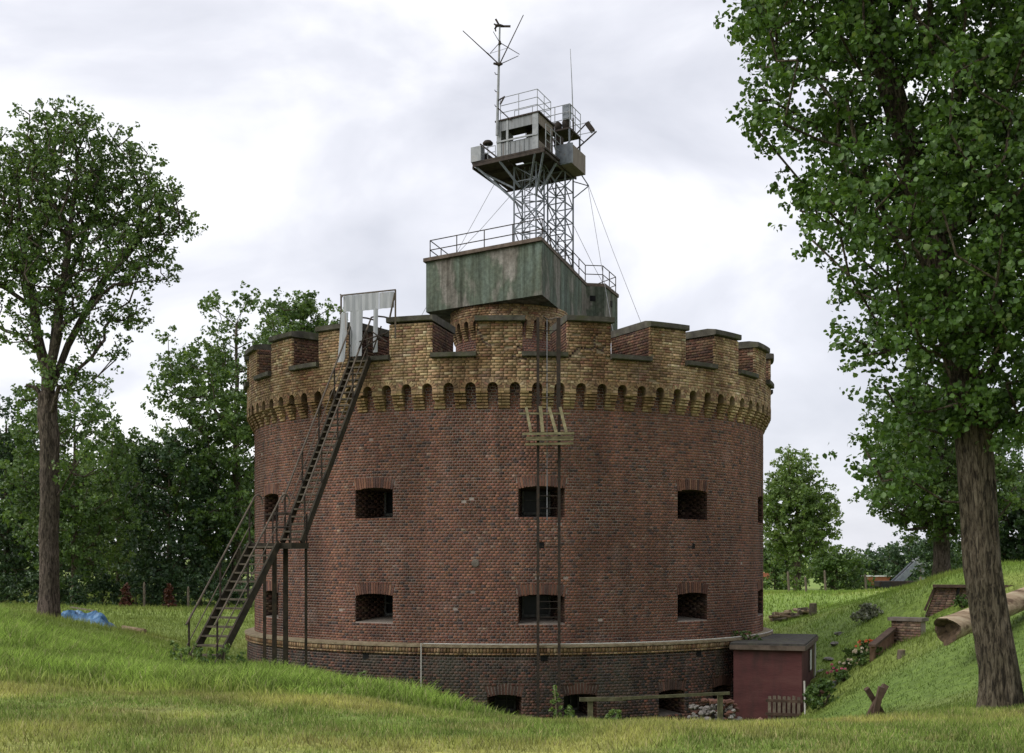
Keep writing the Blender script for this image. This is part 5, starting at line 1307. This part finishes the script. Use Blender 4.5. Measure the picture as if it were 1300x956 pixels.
for k in range(150):
    u = random.uniform(-1, 1); lay = random.random()
    hmax = 1.0 if u > -0.1 else 0.78
    if u < -0.85: hmax = 0.3
    z = lay * hmax; x = c_[0] + u * 0.85 * (1 - 0.25 * lay); y = c_[1] + random.uniform(-0.4, 0.3) * (1 - 0.5 * lay) + 0.25 * lay
    red = (u > 0.25 and random.random() < 0.5) or random.random() < 0.08
    stone(rb, (x, y, gz(x, y) + z + 0.03), random.uniform(0.10, 0.22), random.choice(REDS if red else STONES))
for k in range(5):
    x = c_[0] - 0.2 + k * 0.16; stone(rb, (x, c_[1] - 0.05, gz(x, c_[1]) + 0.95), 0.24, REDS[k % 3], 'brick_fragment')
for px, d, s, lab in ((826, 33.6, 0.5, 'low grey stone slab in the grass at the fort foot left of the rubble pile'), (848, 33.5, 0.42, 'grey stone slab lying between the rubble pile and the other slab')):
    p = on_ground(px, d); o = link('flat_stone', STONES[2], None, None); o.location = p + [0, 0, 0.06]; o.scale = (s * 1.7, s, s * 0.8); tag(o, lab, 'stone')
c_ = on_ground(958, 34.6); tag(heap(c_, 0.5, 0.35, 0.42, 14, 3).build('sand_heap', MAT['sand_heap'], smooth=True), 'small reddish sand heap between the rubble pile and the shed', 'sand heap')

pk = empty('picket_panel', S(-0.95, -0.3, -4.6), 'grey wooden picket panel leaning against the maroon shed front', 'picket panel')
for k in range(7):
    a = -0.92 + k * 0.135; MB().hexa([S(a, -0.28, -4.75), S(a + 0.085, -0.28, -4.75), S(a + 0.085, -0.255, -4.75), S(a, -0.255, -4.75), S(a, -0.18, -3.93 + 0.02 * (k % 3)), S(a + 0.085, -0.18, -3.93 + 0.02 * (k % 2)), S(a + 0.085, -0.155, -3.93), S(a, -0.155, -3.93)]).build('picket', MAT['grey_wood'], pk)
for z in (-4.05, -4.42): MB().beam(S(-0.98, -0.19 - 0.1 * (z < -4.2), z), S(0.04, -0.19 - 0.1 * (z < -4.2), z), 0.03, 0.08).build('cross_rail', MAT['dark_wood'], pk)

xt = empty('wooden_trestle', on_ground(1108, 28.6), 'crossed dark wooden posts standing in the grass right of the shed', 'trestle')
for (x0, y0, x1, y1, d0, d1, w) in ((1096, 914, 1124, 874, 28.4, 28.7, 0.13), (1107, 914, 1119, 876, 28.5, 28.4, 0.12), (1131, 913, 1100, 878, 28.9, 28.6, 0.11)):
    MB().beam(at(x0, y0 + 10, d0 - 1.2), at(x1, y1 - 4, d1 - 1.2), w * 0.95, w * 0.95, (0, 1, 0)).build('post', MAT['dark_wood'], xt)

# ------------------------------------------------------------------ fallen trunk
lt = empty('fallen_trunk', on_ground(1230, 30.5), 'big debarked hollow tree trunk lying on the slope behind the foreground poplar', 'log')
pe = at(1201, 801, 29.0); pf = at(1345, 742, 32.5); lm = MB(); n = 22; npt = 13; rings = []
dvec, sv, uv = frame(pf - pe); vs = []; fs = []
for i in range(npt):
    f = i / (npt - 1); cpt = pe + (pf - pe) * f
    for k in range(n):
        a = 2 * math.pi * k / n; r = (0.285 - 0.04 * f) * (1 + 0.07 * math.sin(3 * a + 1 + f * 2) + 0.04 * math.sin(7 * a + 5 * f))
        if i == 0: r *= 1.10
        rag = 0.4 * dvec * (0.16 * math.sin(2 * a + 0.6) + 0.10 * math.sin(5 * a) + 0.07 * math.sin(9 * a + 1)) if i == 0 else 0
        vs.append(cpt + r * (math.cos(a) * sv + math.sin(a) * uv) + rag)
for i in range(npt - 1):
    for k in range(n): fs.append((i * n + k, i * n + (k + 1) % n, (i + 1) * n + (k + 1) % n, (i + 1) * n + k))
fs.append(tuple(range((npt - 1) * n, npt * n)))
MB().add(vs, fs).build('trunk', MAT['log_wood'], lt, smooth=True)
hv = []; hf = []
for j, (sc_, dp) in enumerate(((1.0, 0.0), (0.86, 0.02), (0.5, 0.22))):
    for k in range(n): hv.append(pe + (vs[k] - pe) * sc_ + dvec * dp)
for j in range(2):
    for k in range(n): hf.append((j * n + k, (j + 1) * n + k, (j + 1) * n + (k + 1) % n, j * n + (k + 1) % n))
hf.append(tuple(range(2 * n, 3 * n)))
MB().add(hv, hf).build('hollow_end', MAT['log_end'], lt)

# ------------------------------------------------------------------ brick bunkers in the mound
def wall_bricks(thing, p, u, h, pal, name='brick'):
    bm = Bricks(); nn = np.cross(u, [0, 0, 1.0])
    if nn[1] > 0: nn = -nn
    brick_quad(bm, p, u, np.array([0, 0, h]), nn, pal, 0.015)
    return bm
BUNK = (np.array([[0.17, 0.11, 0.08], [0.14, 0.085, 0.065], [0.21, 0.15, 0.11], [0.10, 0.07, 0.055]]), np.array([0.35, 0.25, 0.2, 0.2]))
bk = empty('brick_bunker', on_ground(1215, 42), 'low brick bunker front under a grassy mound behind the foreground poplar', 'bunker')
w0, w1 = at(1174, 775, 42), at(1300, 772, 41); zb_, zt_ = -1.95, -0.98
u = (w1 - w0) * [1, 1, 0]; un = u / np.linalg.norm(u); back = np.array([-un[1], un[0], 0])
core = MB(); core.add([w0 * [1, 1, 0] + [0, 0, zb_], w1 * [1, 1, 0] + [0, 0, zb_], w1 * [1, 1, 0] + [0, 0, zt_], w0 * [1, 1, 0] + un * 0.34 + [0, 0, zt_]], [(0, 1, 2, 3)])
cv = core.v; core.add([np.array(p) + back * 0.4 for p in cv], [(3, 2, 1, 0)]); core.f += [(0, 4, 5, 1), (1, 5, 6, 2), (2, 6, 7, 3), (3, 7, 4, 0)]
core.build('wall', MAT['bunker_brick'] if False else MAT['mortar'], bk)
bm = Bricks(); rows = 12
for i in range(rows):
    z = zb_ + (zt_ - zb_) * i / rows; s_ = 0.34 * (i + 0.6) / rows
    brick_quad(bm, w0 * [1, 1, 0] + un * s_ + [0, 0, z], un * (np.linalg.norm(u) - s_), np.array([0, 0, (zt_ - zb_) / rows]), -back, BUNK, 0.015, ch=0.08)
bm.build('brick_facing', MAT['bunker_brick'], bk)
MB().beam(w0 * [1, 1, 0] + un * 0.25 + [0, 0, zt_ + 0.05] - back * 0.05, w1 * [1, 1, 0] + [0, 0, zt_ + 0.05] - back * 0.05, 0.45, 0.09).build('coping', MAT['dark_wood'], bk)
MB().beam(w0 * [1, 1, 0] + [0, 0, zb_ + 0.2] - back * 0.04 - un * 0.0, w0 * [1, 1, 0] + un * 0.31 + [0, 0, zt_] - back * 0.04, 0.08, 0.08).build('edge_trim', MAT['dark_wood'], bk)
MB().beam(at(1217, 746, 41.5), at(1212, 775, 41.5), 0.06, 0.12, (0, 1, 0)).build('drain_pipe', MAT['dark'], bk)
b2 = empty('bunker_entrance', on_ground(1148, 38), 'small sunken brick entrance with stone coping and a sloping wing wall', 'bunker')
w0, w1 = at(1132, 812, 38), at(1169, 806, 37.4); u = (w1 - w0) * [1, 1, 0]; un = u / np.linalg.norm(u); back = np.array([-un[1], un[0], 0])
zb_, zt_ = -2.75, -1.88
MB().hexa([w0 * [1, 1, 0] + un * a * 0.90 + back * b + np.array([0, 0, z]) for z in (zb_, zt_) for a, b in ((0, 0), (1, 0), (1, 0.35), (0, 0.35))]).build('wall', MAT['mortar'], b2)
bm = Bricks(); brick_quad(bm, w0 * [1, 1, 0] + [0, 0, zb_], un * 0.9, np.array([0, 0, zt_ - zb_]), -back, BUNK, 0.015); bm.build('brick_facing', MAT['bunker_brick'], b2)
MB().beam(w0 * [1, 1, 0] - un * 0.08 + back * 0.14 + [0, 0, zt_ + 0.055], w0 * [1, 1, 0] + un * 0.98 + back * 0.14 + [0, 0, zt_ + 0.055], 0.5, 0.10).build('coping', MAT['sill'], b2)
wa0, wa1 = at(1104, 821, 36.2), at(1131, 799, 37.9)
wv = np.array([0, 0, -0.75])
MB().hexa([wa0 + wv, wa1 + wv, wa1 + wv + [0.15, 0.1, 0], wa0 + wv + [0.15, 0.1, 0], wa0, wa1, wa1 + [0.15, 0.1, 0], wa0 + [0.15, 0.1, 0]]).build('wing_wall', MAT['bunker_brick'] if False else MAT['sand_heap'], b2)
MB().beam(wa0 + [0.07, 0, 0.03], wa1 + [0.07, 0, 0.03], 0.22, 0.07).build('wing_coping', MAT['dark_wood'], b2)

# stumps, woodpile, stepping stones
def stump(px, d, r, h, label):
    p = on_ground(px, d); t = empty('tree_stump', p, label, 'stump')
    MB().tube([p - [0, 0, 0.1], p + [0, 0, h * 0.5], p + [0.01, 0, h]], [r * 1.15, r, r * 0.95], 12).build('bark', MAT['grey_wood'], t, smooth=False)
    MB().tube([p + [0.01, 0, h + 0.002], p + [0.01, 0, h + 0.012]], [r * 0.85, r * 0.84], 12).build('cut_face', MAT['log_wood'], t)
stump(1032, 52, 0.16, 0.48, 'upright grey stump beside the woodpile right of the fort')
stump(1144, 35, 0.11, 0.20, 'small low stump in the grass between flower bed and fallen trunk')
wpile = empty('woodpile', on_ground(1002, 53), 'low pile of split firewood on the grass right of the fort', 'woodpile')
for k in range(34):
    x = (974 + random.uniform(4, 52) - CX) / F * 53; y = 53 + random.uniform(-0.4, 0.4); lay = k % 3
    a = random.uniform(-0.5, 0.5) + (1.57 if random.random() < 0.4 else 0); z = gz(x, y) + 0.06 + lay * 0.09
    dv = np.array([math.cos(a), math.sin(a), random.uniform(-0.15, 0.15)]) * 0.22
    MB().tube([np.array([x, y, z + 0.04]) - dv, np.array([x, y, z + 0.04]) + dv], 0.07, 6).build('log', MAT[random.choice(['log_wood', 'grey_wood', 'white_pipe' if k % 9 == 0 else 'log_wood'])], wpile)
for k, (px, py, d) in enumerate(((1066, 800, 45), (1060, 806, 44), (1052, 811, 43), (1046, 817, 42), (1038, 822, 41))):
    p = on_ground(px, d); o = link('stepping_stone', STONES[k % 5], None, None); o.location = p + [0, 0, 0.03]; o.scale = (0.5, 0.4, 0.25); o.rotation_euler = (0, 0, k)
    tag(o, 'pale stepping stone on the path up the right slope, ' + ['topmost', 'second from the top', 'middle one', 'second from the bottom', 'lowest'][k] + ' of five', 'stone', 'stepping stones on the right slope')
# flower bed
FL = ((1062, 36.8, 0.42, 'blossom_pink', 'tall pink-flowering plant at the left end of the flower bed'), (1078, 37.4, 0.24, 'blossom_white', 'low cream-flowering plant beside the tall pink one'), (1090, 37.8, 0.26, 'blossom_white', 'cream-flowering plant in the middle of the flower bed'),
      (1100, 38.2, 0.34, 'blossom_orange', 'orange-red flowering plant right of the cream ones'), (1110, 38.6, 0.28, 'blossom_orange', 'orange-red flowering plant second from the right end of the bed'), (1121, 38.4, 0.26, 'blossom_orange', 'small orange flowering plant at the right end of the flower bed'),
      (1072, 36.2, 0.22, None, 'low green plant in front of the pink flowers'), (1096, 36.4, 0.26, None, 'bushy green plant at the front of the flower bed'), (1110, 36.6, 0.22, None, 'low green plant at the front right of the flower bed'))
for px, d, h, bl, lab in FL:
    t = shrub('flowering_plant' if bl else 'green_plant', lab, on_ground(px, d), 0.28, 0.22, h * 1.15, 16, 40, 0.13, 0.07, 'leaf_mid', 'plant')
    if bl:
        p = on_ground(px, d); pts = [p + [random.uniform(-0.3, 0.3), random.uniform(-0.3, 0.1), 1.15 * h * random.uniform(0.7, 1.15)] for _ in range(10)]
        foliage(t, pts, 18, 0.08, 0.07, bl, 'blossoms', aspect=0.95)
for k, (px, d, s, lab) in enumerate(((1048, 36.9, 0.3, 'dark flat stone at the left end of the flower bed'), (1040, 37.0, 0.25, 'reddish stone beside the flower bed nearest the shed'))):
    p = on_ground(px, d); o = link('edging_stone', REDS[k], None, None); o.location = p + [0, 0, 0.06]; o.scale = (s * 1.4, s, s); tag(o, lab, 'stone')
p = on_ground(1057, 36.6); pt = empty('flower_pot', p, 'blue-grey pot under the pink flowers of the bed', 'pot')
MB().tube([p, p + [0, 0, 0.2], p + [0, 0, 0.21], p + [0, 0, 0.24]], [0.08, 0.11, 0.125, 0.125], 14).build('body', MAT['steel_blue'], pt); MB().tube([p + [0, 0, 0.225], p + [0, 0, 0.243]], 0.11, 14).build('soil', MAT['soil'], pt)

# conveyor machine and vehicles on the skyline
cv_ = empty('mobile_conveyor', on_ground(1140, 84), 'grey mobile conveyor boom rising on the skyline right of the fort', 'machine')
a, b = at(1124, 752, 84), at(1164, 714, 84)
for s in (-0.35, 0.35): MB().beam(a + [0, s, 0], b + [0, s, 0], 0.10, 0.42).build('boom_side', MAT['steel_blue'], cv_)
MB().beam(a + [0, 0, 0.12], b + [0, 0, 0.12], 0.6, 0.10).build('belt', MAT['rubber'], cv_)
MB().tube([b + [0.05, -0.45, 0.1], b + [0.05, 0.45, 0.1]], 0.26, 12).build('head_drum', MAT['grey_metal'], cv_)
MB().beam(b + [0.1, 0, 0.1], b + [0.75, 0, -0.35], 0.5, 0.12).build('discharge_chute', MAT['zinc'], cv_)
MB().beam(b + [0.25, 0, -0.1], b + [0.35, 0, -1.2], 0.4, 0.14, (0, 1, 0)).build('discharge_spout', MAT['grey_metal'], cv_)
pc = on_ground(1138, 84); MB().box(pc + [0, 0, 0.55], (2.6, 1.3, 0.4)).build('chassis', MAT['dark_metal'], cv_, bevel=0.05)
for s in (-0.9, 0.9):
    for q in (-0.6, 0.6): MB().tube([pc + [s, q - 0.12, 0.36], pc + [s, q + 0.12, 0.36]], 0.36, 14).build('wheel', MAT['rubber'], cv_)
MB().beam(pc + [0.4, 0, 0.7], a * 0.35 + b * 0.65, 0.10, 0.10).build('strut', MAT['dark_metal'], cv_)
pc = on_ground(1113, 112); hp_ = empty('orange_skip', pc, 'orange-red open skip on the skyline left of the conveyor', 'skip')
MB().hexa([pc + np.array(v) for v in ((-0.7, -0.5, 0.4), (0.7, -0.5, 0.4), (0.7, 0.5, 0.4), (-0.7, 0.5, 0.4), (-1.1, -0.7, 1.15), (1.1, -0.7, 1.15), (1.1, 0.7, 1.15), (-1.1, 0.7, 1.15))]).build('body', MAT['orange'], hp_, bevel=0.04)
MB().box(pc + [0, 0, 1.19], (2.3, 1.5, 0.07)).build('rim', MAT['white_paint'], hp_)
for s in (-0.4, 0.4): MB().box(pc + [s, 0, 0.17], (0.15, 1.0, 0.45)).build('skid', MAT['dark_metal'], hp_)
def truck(px, d, cabm, bedm, lab, flip=1):
    pc = on_ground(px, d); t = empty('small_truck', pc, lab, 'truck')
    MB().box(pc + [0, 0, 0.55], (3.4, 1.3, 0.16)).build('chassis', MAT['dark_metal'], t)
    MB().hexa([pc + np.array([flip * x, y, z]) for x, y, z in ((0.7, -0.75, 0.64), (1.75, -0.75, 0.64), (1.75, 0.75, 0.64), (0.7, 0.75, 0.64), (0.75, -0.7, 1.8), (1.45, -0.7, 1.8), (1.45, 0.7, 1.8), (0.75, 0.7, 1.8))]).build('cab', MAT[cabm], t, bevel=0.06)
    MB().box(pc + [flip * 1.1, -0.735, 1.42], (0.55, 0.06, 0.42)).build('window', MAT['glass'], t)
    MB().box(pc + [flip * -0.55, 0, 1.0], (2.2, 1.5, 0.7)).build('bed', MAT[bedm], t, bevel=0.03)
    for x in (-1.1, 1.2):
        for y in (-0.65, 0.65): MB().tube([pc + [flip * x, y - 0.1, 0.32], pc + [flip * x, y + 0.1, 0.32]], 0.32, 12).build('wheel', MAT['rubber'], t)
truck(974, 128, 'white_paint', 'orange', 'white and orange truck far off on the skyline beside the fort wall')
